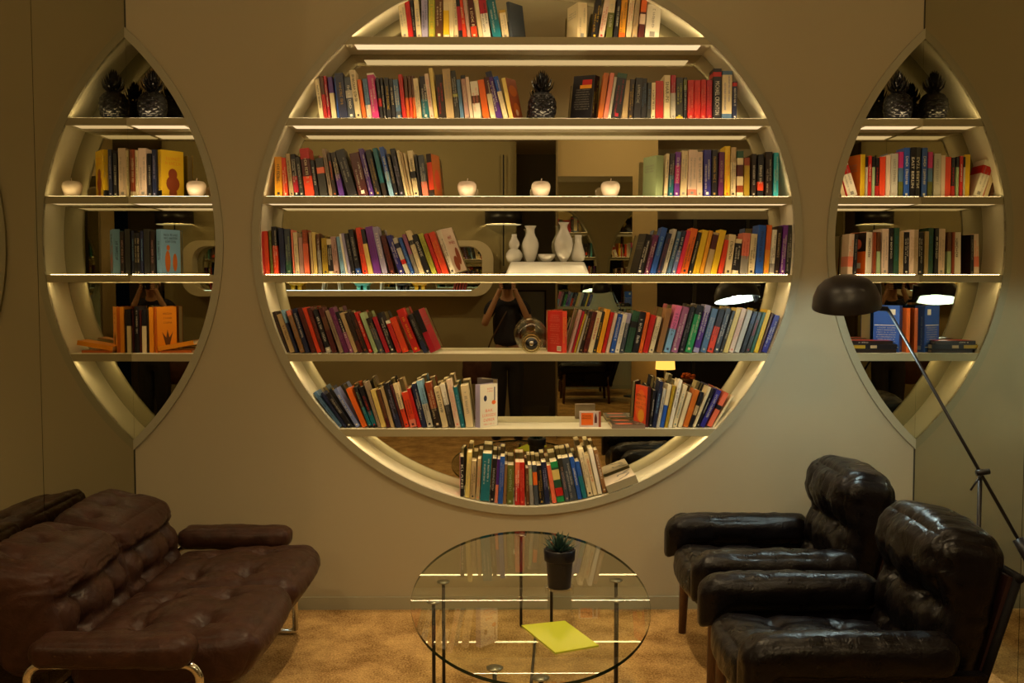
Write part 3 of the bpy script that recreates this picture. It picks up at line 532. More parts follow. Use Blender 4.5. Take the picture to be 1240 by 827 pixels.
q = MB(); squiggles(q, Vector((-.04, -.0632, .008)), Vector((1, 0, 0)), Vector((0, 0, 1)), .05, .006, random.Random(3)); q.build('spine_lettering', imat('w'), f3)
# orange books lying tilted in the left pointed niche
p = atY(193, 427, D+.06)
flat_book('orange book lying tilted with its right end raised against the niche edge', (p.x+.09, D+.10, 0), (.175, .12, .022), SH[4]+.026, 0, 'ao', 'ao', ry=-.17, group='orange books in the left pointed niche')
flat_book('orange book lying flat underneath the tilted orange book', (p.x+.085, D+.115, 0), (.15, .12, .012), SH[4]+.0005, 0, 'bo', 'ao', group='orange books in the left pointed niche')
# flat dark book with red lips on the lowest shelf
a, b_ = atY(741, 519, D), atY(781, 519, D)
f = flat_book('grey-edged book lying flat with red shapes and white dashes on black cover', ((a.x+b_.x)/2, D+.088, 0), (b_.x-a.x, .19, .019), SH[5]+.0005, 0, 'tp', 'dk')
q = MB(); wx = b_.x-a.x
for cy_ in (-.06, .06):
    q.add([((.0-.02+.045*math.cos(2*PI*j/20)), cy_+.022*math.sin(2*PI*j/20), .0198) for j in range(20)], [tuple(range(20))])
q.build('cover_picture', imat('co'), f); q = MB(); rr = random.Random(5)
for k in range(26): x = rr.uniform(.035, .07); y = rr.uniform(-.085, .085); q.add([(x, y, .0198), (x+.009, y, .0198), (x+.009, y+.006, .0198), (x, y+.006, .0198)], [(0, 1, 2, 3)])
for y in (-.02, .02):
    for k in range(9): x = -.065+k*.011; q.add([(x, y, .0198), (x+.007, y, .0198), (x+.007, y+.003, .0198), (x, y+.003, .0198)], [(0, 1, 2, 3)])
q.build('cover_marks', imat('w'), f)
# card in a clear stand
a, b_ = atY(702, 516, D+.05), atY(727.5, 516, D+.05); t = empty('card_stand', ((a.x+b_.x)/2, D+.06, SH[5])); wx = b_.x-a.x
tag(t, 'small box of orange and pale cards standing in the middle of the lowest shelf', 'box')
q = MB(); q.box((-wx/2, -.008, 0), (wx/2, .02, .076)); q.build('card_box', mat('pale_card', (.55, .45, .42), .5), t)
q = MB(); q.box((-wx/2+.008, -.0092, .01), (wx*.14, -.0083, .070)); q.build('orange_card', bmat('o'), t)
q = MB(); squiggles(q, Vector((-wx*.16, -.0096, .056)), Vector((1, 0, 0)), Vector((0, 0, 1)), .045, .007, random.Random(4)); squiggles(q, Vector((-wx*.16, -.0096, .044)), Vector((1, 0, 0)), Vector((0, 0, 1)), .05, .007, random.Random(6)); q.build('card_lettering', imat('dr'), t)
q = MB(); q.add([(wx*.2, -.009, .02), (wx*.32, -.009, .02), (wx*.32, -.009, .045), (wx*.27, -.009, .068), (wx*.25, -.009, .068), (wx*.2, -.009, .045)], [(0, 1, 2, 3, 4, 5)]); q.build('card_picture', imat('dr'), t)
q = MB(); q.box((wx*.4, -.0095, 0), (wx/2+.001, -.008, .077)); q.build('side_band', imat('ru'), t)
# pale gift box lying on the rim at the bottom right of the round niche
a = atY(737, 590, D); b_ = atY(773, 571, D); mx_ = (a.x+b_.x)/2; ang = math.atan2(mx_-CXC, math.sqrt(RI**2-(mx_-CXC)**2)); zz = CZC-math.sqrt(RI**2-(mx_-CXC)**2)
t = empty('gift_box', (mx_, D+.088, zz+.0035)); t.rotation_euler = (0, -ang, 0); tag(t, 'pale box with grey leaf pattern lying on the lower right rim of round niche', 'box')
L_ = (b_.x-a.x)/math.cos(ang); q = MB(); q.box((-L_/2, -.095, 0), (L_/2, .095, .040)); q.build('box_body', mat('box_taupe', (.33, .29, .18), .6), t)
q = MB(); q.box((-L_/2+.001, -.094, .040), (L_/2-.001, .094, .0415)); q.build('box_lid', mat('box_pale', (.72, .62, .5), .5), t)
q = MB()
for (u, v, l, wd, an) in ((.02, -.05, .05, .012, .5), (.045, -.02, .045, .014, 1.1), (.03, .03, .05, .014, -.3), (.05, .06, .04, .015, .6), (-.01, -.075, .04, .009, .2), (.0, .02, .035, .01, 1.4)):
    c, s = math.cos(an), math.sin(an); q.add([(u+(l*math.cos(2*PI*j/14)*c-wd*math.sin(2*PI*j/14)*s)*.6, v+(l*math.cos(2*PI*j/14)*s+wd*math.sin(2*PI*j/14)*c)*.6, .0422) for j in range(14)], [tuple(range(14))])
q.build('lid_pattern', imat('gr'), t)
# ------------------------------------------------------------------ ceramics on the shelves
PORC = mat('white_porcelain', (.68, .68, .64), .16, spec=.5, coat=.3); APP = mat('rose_white_ceramic', (.80, .68, .58), .25, coat=.3)
def apple(px, sh, label, dz=.075, dy=.07):
    p = atY(px, 237, D+dy); r = .0465; t = empty('ceramic_apple', (p.x, D+dy, SH[sh])); tag(t, label, 'ornament', 'ceramic apples')
    q = MB(); q.lathe([(.001, .004), (.016, .0), (.026, .002), (.036, .014), (.044, .034), (.0475, .052), (.045, .066), (.036, .077), (.022, .080), (.012, .076), (.004, .069), (.001, .067)], 32); q.build('apple_body', APP, t, True)
    q = MB(); q.tube([(0, 0, .066), (.001, 0, .08), (.004, 0, .094)], [.0025, .002, .0028], 8); q.build('stem', APP, t, True)
apple(565.5, 2, 'left of the three white ceramic apples on the third shelf'); apple(655, 2, 'middle of the three white ceramic apples on the third shelf'); apple(739, 2, 'right of the three white ceramic apples on the third shelf')
apple(238, 2, 'single white ceramic apple in the left pointed niche, right of books')
PINE = mat('black_ceramic', (.008, .008, .012), .2, spec=.55)
def pineapple(px, sh, label, R=.069, Hh=.145, dy=.08):
    p = atY(px, 140, D+dy); t = empty('pineapple_ornament', (p.x, D+dy, SH[sh])); tag(t, label, 'ornament', 'black pineapple ornaments')
    n, mrow = 72, 44; vs = []; fs = []
    for i in range(mrow+1):
        z = i/mrow; r = R*(max(0, 1-abs(2*z-.92)**2.6/1.22))**.5 if i else R*.55; r = max(r, R*.3)
        for j in range(n):
            th = 2*PI*j/n; u = 8*th/(2*PI); v_ = z*5.5; f1 = abs(((u+v_) % 1)-.5)*2; f2 = abs(((u-v_) % 1)-.5)*2
            k = max(f1, f2); dd = -.0055*max(0, (k-.72)/.28)+.002*(1-k)
            rr_ = r+dd; vs.append((rr_*math.cos(th), rr_*math.sin(th), z*Hh))
    for i in range(mrow): fs += [(i*n+j, i*n+(j+1) % n, (i+1)*n+(j+1) % n, (i+1)*n+j) for j in range(n)]
    fs += [tuple(reversed(range(n))), tuple(range(mrow*n, (mrow+1)*n))]; mesh('pineapple_body', vs, fs, PINE, t, True)
    q = MB(); rr = random.Random(int(px))
    for k in range(46):
        lev = k/46; a = k*2.4; zb = Hh-.008+lev*.072; L = .056*(1-.25*lev); out = .034*(1-lev)+.006; r0 = .020*(1-lev)+.003
        d = Vector((math.cos(a), math.sin(a), 0)); b0 = d*r0+Vector((0, 0, zb))
        q.tube([b0, b0+d*out*.6+Vector((0, 0, L*.4)), b0+d*out*(.9)+Vector((0, 0, L))], [.0062, .0048, .0004], 5)
    q.build('crown', PINE, t)
pineapple(656.5, 1, 'black ceramic pineapple standing alone in the middle of the second shelf'); pineapple(185, 1, 'black ceramic pineapple in the tip of the left pointed niche'); pineapple(1087, 1, 'black ceramic pineapple in the tip of the right pointed niche')
# porcelain group on its plinth, fourth shelf
py = D+.085
def vase(label, prof_px, name='porcelain_vase', part='vase_body', pxc=None, yb_=None, z=None, off=0):
    sc = (D+.085)/F; c = atY(pxc, 330, py+off); t = empty(name, (c.x, py+off, z)); tag(t, label, 'vase', 'white porcelain vessels on the fourth shelf')
    outer = [(r*sc, (yb_-y)*sc) for y, r in prof_px]; q = MB(); inner = [(max(.001, r-.003), max(.004, zz_)) for r, zz_ in reversed(outer)]
    q.lathe([(.001, .0)]+outer+inner+[(.001, .004)], 32); q.build(part, PORC, t, True); return t
zt = SH[3]+.0655
t = empty('porcelain_plinth', (atY(662.5, 330, py).x, py, SH[3])); tag(t, 'long white porcelain plinth under the vases on the fourth shelf', 'plinth')
sc = (D+.085)/F; q = MB(); hb, ht, hz = 50*sc, 44.5*sc, .064
v = []
N_ = 10
for z_, hx, hy in ((.0, hb, .062), (.006, hb, .062), (.045, ht+.006, .057), (.060, ht, .054), (.0645, ht-.006, .049)):
    for sx, sy in ((-1, -1), (1, -1), (1, 1), (-1, 1)):
        for k in range(N_):
            a = math.atan2(sy, sx)-PI/4+PI/2*k/(N_-1); r = .02; v.append((sx*(hx-r)+r*math.cos(a), sy*(hy-r)+r*math.sin(a), z_))
nn = 4*N_; fs = [(i*nn+j, i*nn+(j+1) % nn, (i+1)*nn+(j+1) % nn, (i+1)*nn+j) for i in range(4) for j in range(nn)]+[tuple(reversed(range(nn))), tuple(range(4*nn, 5*nn))]
autosmooth(mesh('plinth_body', v, fs, PORC, t), 50)
vase('small white gourd-shaped porcelain jar at the left end of the plinth', [(317, 5), (315.5, 8), (311, 10.2), (307, 9.8), (303, 7), (301.5, 4.2), (300, 5), (297, 6.6), (293.5, 6.2), (290, 4.2), (287, 3), (284, 3.3)], pxc=622.7, yb_=317, z=zt)
vase('tall white porcelain vase with flared lip, second from left on plinth', [(317, 4.5), (314, 6), (307, 8.3), (299, 10), (295, 10), (290, 8.4), (286, 6.2), (282, 5), (278, 5), (276, 6), (274, 7.4)], pxc=642.3, yb_=317, z=zt)
vase('low white porcelain bowl in the middle of the plinth', [(317, 4), (316.5, 5.5), (314, 8), (311, 10), (308, 11)], 'porcelain_bowl', 'bowl_body', pxc=662, yb_=317, z=zt, off=-.01)
vase('largest white porcelain pear-shaped vase, right of the bowl', [(317, 3.5), (315, 5), (310, 8), (303, 10.5), (296, 11.4), (290, 10.4), (284, 7.4), (279, 5), (276, 4.3), (273, 4.8), (270, 6.8)], pxc=682.5, yb_=317, z=zt, off=-.015)
vase('white porcelain vase with straight neck at the right end of the plinth', [(317, 4), (315, 7.5), (311, 8.6), (306, 8), (300, 6), (294, 4.4), (289, 4), (285, 4.3)], pxc=700, yb_=317, z=zt)
# round glass flask lying on its side, fifth shelf
c = atY(643, 427, D+.09); R = .082; t = empty('glass_flask', (c.x, D+.09, SH[4])); tag(t, 'round clear glass flask lying on its side, neck towards the room, fifth shelf', 'flask')
G = glass('clear_glass', (.93, .92, .84), 1.5); Mx = Matrix.Translation((0, 0, R)) @ Matrix.Rotation(PI/2, 4, 'X')
Mx = Matrix.Rotation(PI/2, 3, 'X')
q = MB(); pr = [(.001, -.075)]+[(R*math.cos(a), .075*math.sin(a)) for a in [(-80+160*k/18)*PI/180 for k in range(19)]]
q.lathe(pr, 40, (0, 0, R+.001), M=Mx); q.build('flask_body', G, t, True)
BR = mat('brass_ring', (.45, .33, .12), .25, metal=.9)
for r0, r1, y_, m_, nm in ((.054, .047, -.056, G, 'neck_ring'), (.044, .041, -.064, BR, 'neck_ring'), (.034, .030, -.070, BR, 'mouth_ring')):
    q = MB(); pts = [(r1*math.cos(2*PI*k/40), y_, (R-.034)+r1*math.sin(2*PI*k/40)) for k in range(41)]; q.tube(pts, (r0-r1)/2+.0015, 8, cap=False); q.build(nm, m_, t, True)
q = MB(); q.lathe([(.001, -.004), (.030, -.004), (.030, .004), (.001, .004)], 30, (0, -.070, R-.034), M=Mx); q.build('stopper', PINE, t, True)
q = MB(); q.lathe([(.001, -.004), (.010, -.004), (.012, 0), (.010, .004), (.001, .004)], 20, (0, -.077, R-.034), M=Mx); q.build('stopper_knob', mat('chrome', (.75, .75, .72), .12, metal=1), t, True)
q = MB(); q.lathe([(.020, .0), (.022, .06)], 24, (0, .0, R+.008)); q.build('inner_tube', glass('amber_glass', (.8, .62, .3), 1.5), t, True)
# ------------------------------------------------------------------ leather furniture
def leather(name, col, rough):
    m = bpy.data.materials.new(name); m.use_nodes = True; nt = m.node_tree; b = nt.nodes['Principled BSDF']
    b.inputs['Base Color'].default_value = (*col, 1); b.inputs['Roughness'].default_value = rough; b.inputs['Specular IOR Level'].default_value = .22
    tc = nt.nodes.new('ShaderNodeTexCoord'); v = nt.nodes.new('ShaderNodeTexVoronoi'); v.inputs['Scale'].default_value = 260
    n = nt.nodes.new('ShaderNodeTexNoise'); n.inputs['Scale'].default_value = 9; n.inputs['Detail'].default_value = 6; n.inputs['Distortion'].default_value = 1.2
    w = nt.nodes.new('ShaderNodeTexNoise'); w.inputs['Scale'].default_value = 26; w.inputs['Detail'].default_value = 4; w.inputs['Distortion'].default_value = 2.5
    for k in (v, n, w): nt.links.new(tc.outputs['Object'], k.inputs['Vector'])
    b1 = nt.nodes.new('ShaderNodeBump'); b1.inputs['Strength'].default_value = .12; b1.inputs['Distance'].default_value = .002; nt.links.new(v.outputs['Distance'], b1.inputs['Height'])
    b2 = nt.nodes.new('ShaderNodeBump'); b2.inputs['Strength'].default_value = .22; b2.inputs['Distance'].default_value = .012; nt.links.new(w.outputs['Fac'], b2.inputs['Height']); nt.links.new(b1.outputs[0], b2.inputs['Normal'])
    nt.links.new(b2.outputs[0], b.inputs['Normal'])
    r = nt.nodes.new('ShaderNodeMapRange'); r.inputs['To Min'].default_value = rough-.1; r.inputs['To Max'].default_value = rough+.14; nt.links.new(n.outputs['Fac'], r.inputs['Value']); nt.links.new(r.outputs[0], b.inputs['Roughness'])
    c = nt.nodes.new('ShaderNodeValToRGB'); c.color_ramp.elements[0].position = .35; c.color_ramp.elements[1].position = .7
    c.color_ramp.elements[0].color = (*[x*.75 for x in col], 1); c.color_ramp.elements[1].color = (*[min(1, x*1.35) for x in col], 1)
    nt.links.new(n.outputs['Fac'], c.inputs[0]); nt.links.new(c.outputs[0], b.inputs['Base Color']); return m
BROWN = leather('brown_leather', (.040, .016, .010), .38)
BLACK = leather('black_leather', (.004, .003, .004), .28)
WOOD = mat('dark_walnut', (.10, .045, .02), .4, bump=.1, scale=30, vary=.3, stretch=(6, 6, 1))
CHR = mat('chrome', (.75, .75, .72), .12, metal=1)
def cushion(name, size, r, m, parent, n=(26, 26, 12), puff=.02, dim=(), crease=(), wr=.004, seed=0, deform=None, loc=(0, 0, 0), rot=(0, 0, 0)):
    hx = [s/2 for s in size]; idx = {}; vs = []; fs = []
    def vert(i, j, k):
        key = (i, j, k)
        if key in idx: return idx[key]
        u = []
        for a, c in enumerate((i, j, k)):
            t = c/n[a]*2-1; u.append(math.sin(t*PI/2)*.45+t*.55)
        p = Vector([u[a]*hx[a] for a in range(3)]); c = Vector([max(-(hx[a]-r), min(hx[a]-r, p[a])) for a in range(3)])
        d = p-c; nn = d.normalized() if d.length > 1e-6 else Vector((0, 0, 1)); p = c+nn*r
        ax = max(range(3), key=lambda a: abs(nn[a])); o = [a for a in range(3) if a != ax]
        amt = puff*(1-u[o[0]]**2)*(1-u[o[1]]**2)
        for (x, y, z, dep, rad) in dim:
            v = p-Vector((x, y, z)); dd = v.length
            if dd < rad*4:
                an = math.atan2(v[o[1]], v[o[0]]); amt -= dep*math.exp(-(dd/rad)**1.3)*(1+.25*math.sin(an*7+x*40+seed)*min(1, dd/rad*1.5))
        for (a, b, dep, sg) in crease:
            a = Vector(a); b = Vector(b); ab = b-a; t = max(0, min(1, (p-a).dot(ab)/ab.dot(ab))); dd = (p-a-ab*t).length
            amt -= dep*math.exp(-(dd/sg)**1.4)*(.75+.5*noise.noise(p*9+Vector((seed, 0, 0))))
        q = Vector((p.x*1.0, p.y*2.0, p.z*1.6))*7+Vector((seed*3.1, seed, 0)); amt += wr*noise.noise(q)+wr*.9*noise.noise(q*2.7)*noise.noise(q*.6)*1.5
        amt += wr*.6*(1-abs(noise.noise(q*1.7+Vector((4, 4, 4))))*3)
        p = p+nn*amt
        if deform: p = deform(p)
        idx[key] = len(vs); vs.append(p); return idx[key]
    for a in range(3):
        b, c = (a+1) % 3, (a+2) % 3
        for side in (0, n[a]):
            for i in range(n[b]):
                for j in range(n[c]):
                    q = []
                    for di, dj in ((0, 0), (1, 0), (1, 1), (0, 1)):
                        k = [0, 0, 0]; k[a] = side; k[b] = i+di; k[c] = j+dj; q.append(vert(*k))
                    fs.append(tuple(q) if side else tuple(reversed(q)))
    o = mesh(name, vs, fs, m, parent, True, loc=loc, rot=rot); return o
def rays(cx, cy, cz, ax, rnd, n=7, L=.085, dep=.009, sg=.0075):
    out = []; o = [a for a in range(3) if a != ax]
    for k in range(n):
        an = 2*PI*(k+rnd.uniform(-.3, .3))/n; p0 = [cx, cy, cz]; p1 = [cx, cy, cz]; l = L*rnd.uniform(.6, 1.25)
        p0[o[0]] += .018*math.cos(an); p0[o[1]] += .018*math.sin(an); p1[o[0]] += l*math.cos(an+.2); p1[o[1]] += l*math.sin(an+.2)
        out.append((tuple(p0), tuple(p1), dep*rnd.uniform(.6, 1.2), sg))
    return out
# --- two-seat sofa against the left mirror: local x = forwards
sofa = empty('sofa', (-1.30, 3.785, 0)); tag(sofa, 'tufted dark brown leather two-seat sofa with chrome tube frame below left niche', 'sofa')
for k, yc in enumerate((-.292, .295)):
    sx, sy, sz = .62, .575, .18; z = sz/2
    dm = [(x, y, z, .05, .036) for x in (-.12, .10) for y in (-.14, .14)] + [(.22, 0, z, .012, .04)]
    cr = [((-.12, -.14, z), (.10, -.14, z), .012, .022), ((-.12, .14, z), (.10, .14, z), .012, .022), ((-.12, -.14, z), (-.12, .14, z), .014, .022), ((.10, -.14, z), (.10, .14, z), .013, .024), ((.10, -.14, z), (.30, -.22, z), .008, .02), ((.10, .14, z), (.31, .2, z), .008, .02), ((-.12, -.14, z), (-.12, -.30, z), .01, .02), ((-.12, .14, z), (-.12, .3, z), .01, .02), ((.10, -.14, z), (.1, -.3, z), .01, .02), ((.10, .14, z), (.1, .3, z), .01, .02)]
    rq = random.Random(k+90)
    for d5 in dm[:4]: cr += rays(d5[0], d5[1], d5[2], 2, rq, 8, .10)
    def df(p):   # the front edge rolls down and back, the seat rises to the front
        f = max(0, (p.x-.10)/.21); p = p.copy(); p.z += .03*max(0, min(1, (p.x+.3)/.5)); 
        if p.z < .03: p.x -= .05*f*(.05-p.z)/.1
        return p
    cushion('seat_cushion', (sx, sy, sz), .06, BROWN, sofa, (64, 60, 14), .026, dm, cr, .0035, k+1, df, (.165, yc, .325))
    sx, sy, sz = .27, .572, .45; x = sx/2
    dm = [(x, y, zz, .042, .034) for y in (-.14, .14) for zz in (-.015, -.13)] + [(-.01, y, sz/2, .05, .028) for y in (-.18, 0, .18)]
    cr = [((x, -.29, -.01), (x, .29, -.01), .030, .026), ((x, -.29, -.13), (x, .29, -.13), .026, .024), ((0, -.24, sz/2), (0, .24, sz/2), .012, .02), ((x, -.14, -.01), (x, -.14, -.25), .012, .02), ((x, .14, -.01), (x, .14, -.25), .012, .02)]
    for d5 in dm: cr += rays(d5[0], d5[1], d5[2], 0 if d5[0] > .05 else 2, rq, 7, .075)
    def db(p):
        p = p.copy(); p.z -= .46*(p.x+.135)*max(0, p.z/.22); return p
    cushion('back_cushion', (sx, sy, sz), .07, BROWN, sofa, (22, 60, 52), .026, dm, cr, .0035, k+5, db, (-.298, yc, .525), (0, -.26, 0))
for k, yc in enumerate((-.735, .665)):
    cushion('arm_pad', (.49, .13, .09), .035, BROWN, sofa, (30, 12, 8), .008, [(-.1, 0, .045, .008, .05), (.1, 0, .045, .008, .05)], (), .004, k+9, None, (.075, yc, .452))
    q = MB(); pts = [(-.20, yc, .02)]
    for (cx_, cz_, a0) in ((-.15, .355, PI), (.29, .355, PI/2)):
        for t in range(7): a = a0-(PI/2)*t/6; pts.append((cx_+.05*math.cos(a), yc, cz_+.05*math.sin(a)))
    pts.append((.34, yc, .02)); q.tube(pts, .0135, 14); q.tube([(-.20, yc, .014), (.34, yc, .014)], .0135, 12); q.build('chrome_frame', CHR, sofa, True)
q = MB(); q.tube([(-.17, -.735, .26), (-.17, .665, .26)], .012, 12); q.tube([(.24, -.735, .24), (.24, .665, .24)], .012, 12); q.build('cross_rail', CHR, sofa, True)
q = MB(); q.box((-.20, -.585, .215), (.30, .59, .235)); q.build('seat_base', mat('dark_webbing', (.015, .01, .01), .8), sofa)
# --- armchairs: local x = forwards (turned to face the sofa)
def armchair(loc, label, seed):
    t = empty('armchair', loc, PI); tag(t, label, 'armchair', 'black leather armchairs on the right')
    z = .085
    dm = [(x, y, z, .03, .045) for x in (-.1, .12) for y in (-.11, .11)]
    cr = [((-.1, -.11, z), (.12, -.11, z), .01, .02), ((-.1, .11, z), (.12, .11, z), .01, .02), ((-.1, -.11, z), (-.1, .11, z), .012, .02), ((.12, -.22, z), (.12, .22, z), .012, .022)]
    def df(p):
        p = p.copy(); p.z += .02*(p.x/.3); 
        if p.x > .1 and p.z < 0: p.x -= .05*(-p.z/.08)
        return p
    rq = random.Random(seed)
    for d5 in dm: cr += rays(d5[0], d5[1], d5[2], 2, rq, 8, .09)
    cushion('seat_cushion', (.62, .46, .19), .06, BLACK, t, (56, 44, 16), .024, dm, cr, .004, seed, df, (.10, 0, .335))
    x = .095
    dm = [(x, y, zz, .034, .04) for y in (-.11, .11) for zz in (.03, -.13)]
    cr = [((x, -.25, .03), (x, .25, .03), .030, .026), ((x, -.25, -.13), (x, .25, -.13), .02, .022), ((x, -.11, .03), (x, -.11, .25), .014, .02), ((x, .11, .03), (x, .11, .25), .012, .02), ((x, -.11, .03), (x, -.11, -.3), .012, .018), ((x, .11, .03), (x, .11, -.3), .012, .018)]
    def db(p):
        p = p.copy(); p.x += .045*max(0, min(1, (p.z-.02)/.1))*(1 if p.x > 0 else 0); return p
    for d5 in dm: cr += rays(d5[0], d5[1], d5[2], 0, rq, 9, .08)
    cr += [((.02+.0*i, -.24+.035*i, .25), (.085, -.235+.035*i, .20), .006, .007) for i in range(14)]
    cushion('back_cushion', (.19, .50, .50), .075, BLACK, t, (18, 56, 56), .028, dm, cr, .0045, seed+2, db, (-.275, 0, .575), (0, -.20, 0))
    for s in (-1, 1):
        def da(p):
            p = p.copy(); f = max(0, (p.x-.22)/.1)
            if p.z < 0 and f > 0: p.z -= .07*f
            if f > 0: p.z -= .02*f*f
            return p
        cushion('arm_pad', (.64, .135, .13), .055, BLACK, t, (40, 14, 12), .006, (), [((-.2+.07*i, -.07, .06), (-.19+.07*i, .07, .06), .004, .010) for i in range(8)], .0045, seed+5+s, da, (.11, s*.315, .485))
        q = MB(); q.box((-.30, s*.315-.022, .24), (.33, s*.315+.022, .43)); q.build('side_panel', BLACK, t)
        for xx in (.345, -.24):
            q = MB(); q.tube([(xx+(.0), s*.315, .43 if xx > 0 else .36), (xx, s*.315, .3), (xx+(.01 if xx > 0 else -.02), s*.315, .0)], [.024, .024, .017], 14); q.build('leg', WOOD, t, True)
    q = MB(); q.box((-.30, -.24, .215), (.33, .24, .235)); q.build('seat_base', WOOD, t)
    q = MB(); q.tube([(-.43, -.26, .70), (-.43, .26, .70)], .014, 10)
    for s in (-1, 1): q.tube([(-.29, s*.25, .25), (-.43, s*.245, .70)], .014, 10)
    q.build('back_frame', mat('black_lacquer', (.006, .005, .006), .7, spec=.15), t, True)
    mb_ = MB(); M = Matrix.Translation((-.375, 0, .565)) @ Matrix.Rotation(-.27, 4, 'Y'); mb_.box((-.012, -.245, -.22), (.012, .245, .14), M=M); mb_.build('back_panel', mat('oxblood_panel', (.022, .006, .006), .5), t)
armchair((1.165, 4.14, 0), 'black leather armchair with wooden legs, farther one, closer to the shelf wall', 20)
armchair((1.135, 3.215, 0), 'black leather armchair in the right foreground, nearer one, overlapping the other', 40)
# ------------------------------------------------------------------ glass table
TX, TY, TZ, TA, TB = .090, 3.664, .45, .438, .887
tb = empty('coffee_table', (TX, TY, 0)); tag(tb, 'oval clear glass coffee table on slim black metal rods in the middle of carpet', 'table')
clear_under = bpy.data.materials.new('glass_underside'); clear_under.use_nodes = True; nt = clear_under.node_tree; nt.nodes.clear()
o_ = nt.nodes.new('ShaderNodeOutputMaterial'); k_ = nt.nodes.new('ShaderNodeBsdfTransparent'); k_.inputs[0].default_value = (.98, 1, .97, 1); nt.links.new(k_.outputs[0], o_.inputs[0])
n = 120; vs = []; fs = []
for z in (TZ-.011, TZ): vs += [(TA*math.cos(2*PI*j/n), TB*math.sin(2*PI*j/n), z) for j in range(n)]
fs = [tuple(reversed(range(n))), tuple(range(n, 2*n))]+[(j, (j+1) % n, n+(j+1) % n, n+j) for j in range(n)]
mesh('glass_top', vs, fs, [clear_under, glass('table_glass', (.93, .95, .90), 1.7), mat('glass_edge', (.01, .03, .02), .15)], tb, mi=[0, 1]+[2]*n)
BLK = mat('black_metal', (.015, .013, .015), .35, metal=.3)
legs = [(631, 647), (668, 654), (537, 704), (525, 728), (746, 702), (747, 726), (599, 808), (655, 820)]
for x, y in legs:
    p = atZ(x, y, TZ-.012); X, Y = p.x-TX, p.y-TY
    l = None; q = MB(); q.tube([(X, Y, .006), (X, Y, TZ-.016)], .0068, 10); l = q.build('leg', BLK, tb, True)
    q = MB(); q.lathe([(.001, TZ-.017), (.024, TZ-.017), (.026, TZ-.0125), (.001, TZ-.0125)], 24, (X, Y, 0)); q.build('glass_pad', mat('steel_pad', (.35, .33, .28), .3, metal=.8), l, True)
for a, b_ in ((0, 1), (2, 3), (4, 5), (6, 7)):
    P = [atZ(*legs[i], TZ-.012) for i in (a, b_)]; P = [Vector((p.x-TX, p.y-TY, .009)) for p in P]; mid = Vector((0, 0, .009))
    q = MB(); q.tube([P[0], P[1]], .0065, 10); c = (P[0]+P[1])/2; q.tube([c, c*.5+Vector((0, 0, .0045)), mid], .0065, 10); q.build('floor_rail', BLK, tb, True)
# acrylic sheet on the table
c4 = [atZ(x, y, TZ) for x, y in ((631.5, 759), (684, 753.5), (725, 783.5), (672.5, 792.5))]; cc = sum(c4, Vector())/4
t = empty('acrylic_sheet', (cc.x, cc.y, TZ)); tag(t, 'yellow-green translucent acrylic sheet lying on the glass table top', 'sheet')
m = bpy.data.materials.new('lime_acrylic'); m.use_nodes = True; b = m.node_tree.nodes['Principled BSDF']; b.inputs['Base Color'].default_value = (.55, .60, .05, 1); b.inputs['Roughness'].default_value = .12; b.inputs['Specular IOR Level'].default_value = .5
vs = [p-cc+Vector((0, 0, z)) for z in (.0006, .006) for p in c4]; mesh('sheet_body', vs, [(0,3,2,1),(4,5,6,7),(0,1,5,4),(1,2,6,5),(2,3,7,6),(3,0,4,7)], m, t)
# potted plant
p = atZ(678, 716, TZ); t = empty('potted_plant', (p.x, p.y+.03, TZ)); tag(t, 'small spiky succulent in a black pot on the glass table', 'plant')
q = MB(); q.lathe([(.001, .001), (.050, .001), (.054, .004), (.055, .012), (.0525, .012), (.050, .006), (.001, .005)], 32); q.build('glass_saucer', glass('saucer_glass', (.95, .95, .92), 1.5), t, True)
q = MB(); q.lathe([(.001, .006), (.040, .006), (.043, .01), (.050, .105), (.0515, .108), (.056, .109), (.058, .112), (.060, .15), (.058, .153), (.053, .152), (.052, .138), (.001, .137)], 36); q.build('pot', mat('black_plastic_pot', (.005, .005, .011), .4), t, True)
q = MB(); q.lathe([(.001, .144), (.0525, .142), (.0525, .138), (.001, .138)], 24); q.build('soil', mat('soil', (.02, .014, .01), .95, bump=.6, scale=200), t)
LF = mat('succulent_leaf', (.02, .055, .04), .4, vary=.3, scale=60); rr = random.Random(11)
for k in range(30):
    lev = k/30; a = k*2.39996; el = .25+1.15*lev; L = rr.uniform(.055, .07)*(1-.05*lev); d = Vector((math.cos(a)*math.cos(el), math.sin(a)*math.cos(el), math.sin(el))); s = Vector((-math.sin(a), math.cos(a), 0)); u = d.cross(s)*-1
    b0 = Vector((math.cos(a), math.sin(a), 0))*.012*(1-lev)+Vector((0, 0, .142+.016*lev)); vs = []; fs = []
    prof = [(0, .008), (.3, .0095), (.65, .0065), (1, .0004)]
    for f_, w_ in prof:
        c = b0+d*L*f_+Vector((0, 0, 1))*(.012*f_*f_*(1-lev)); vs += [c-s*w_, c-u*w_*.45, c+s*w_, c+u*w_*.3]
    for i in range(3): fs += [(i*4+j, i*4+(j+1) % 4, i*4+4+(j+1) % 4, i*4+4+j) for j in range(4)]
    mesh('leaf', vs, fs, LF, t, True)
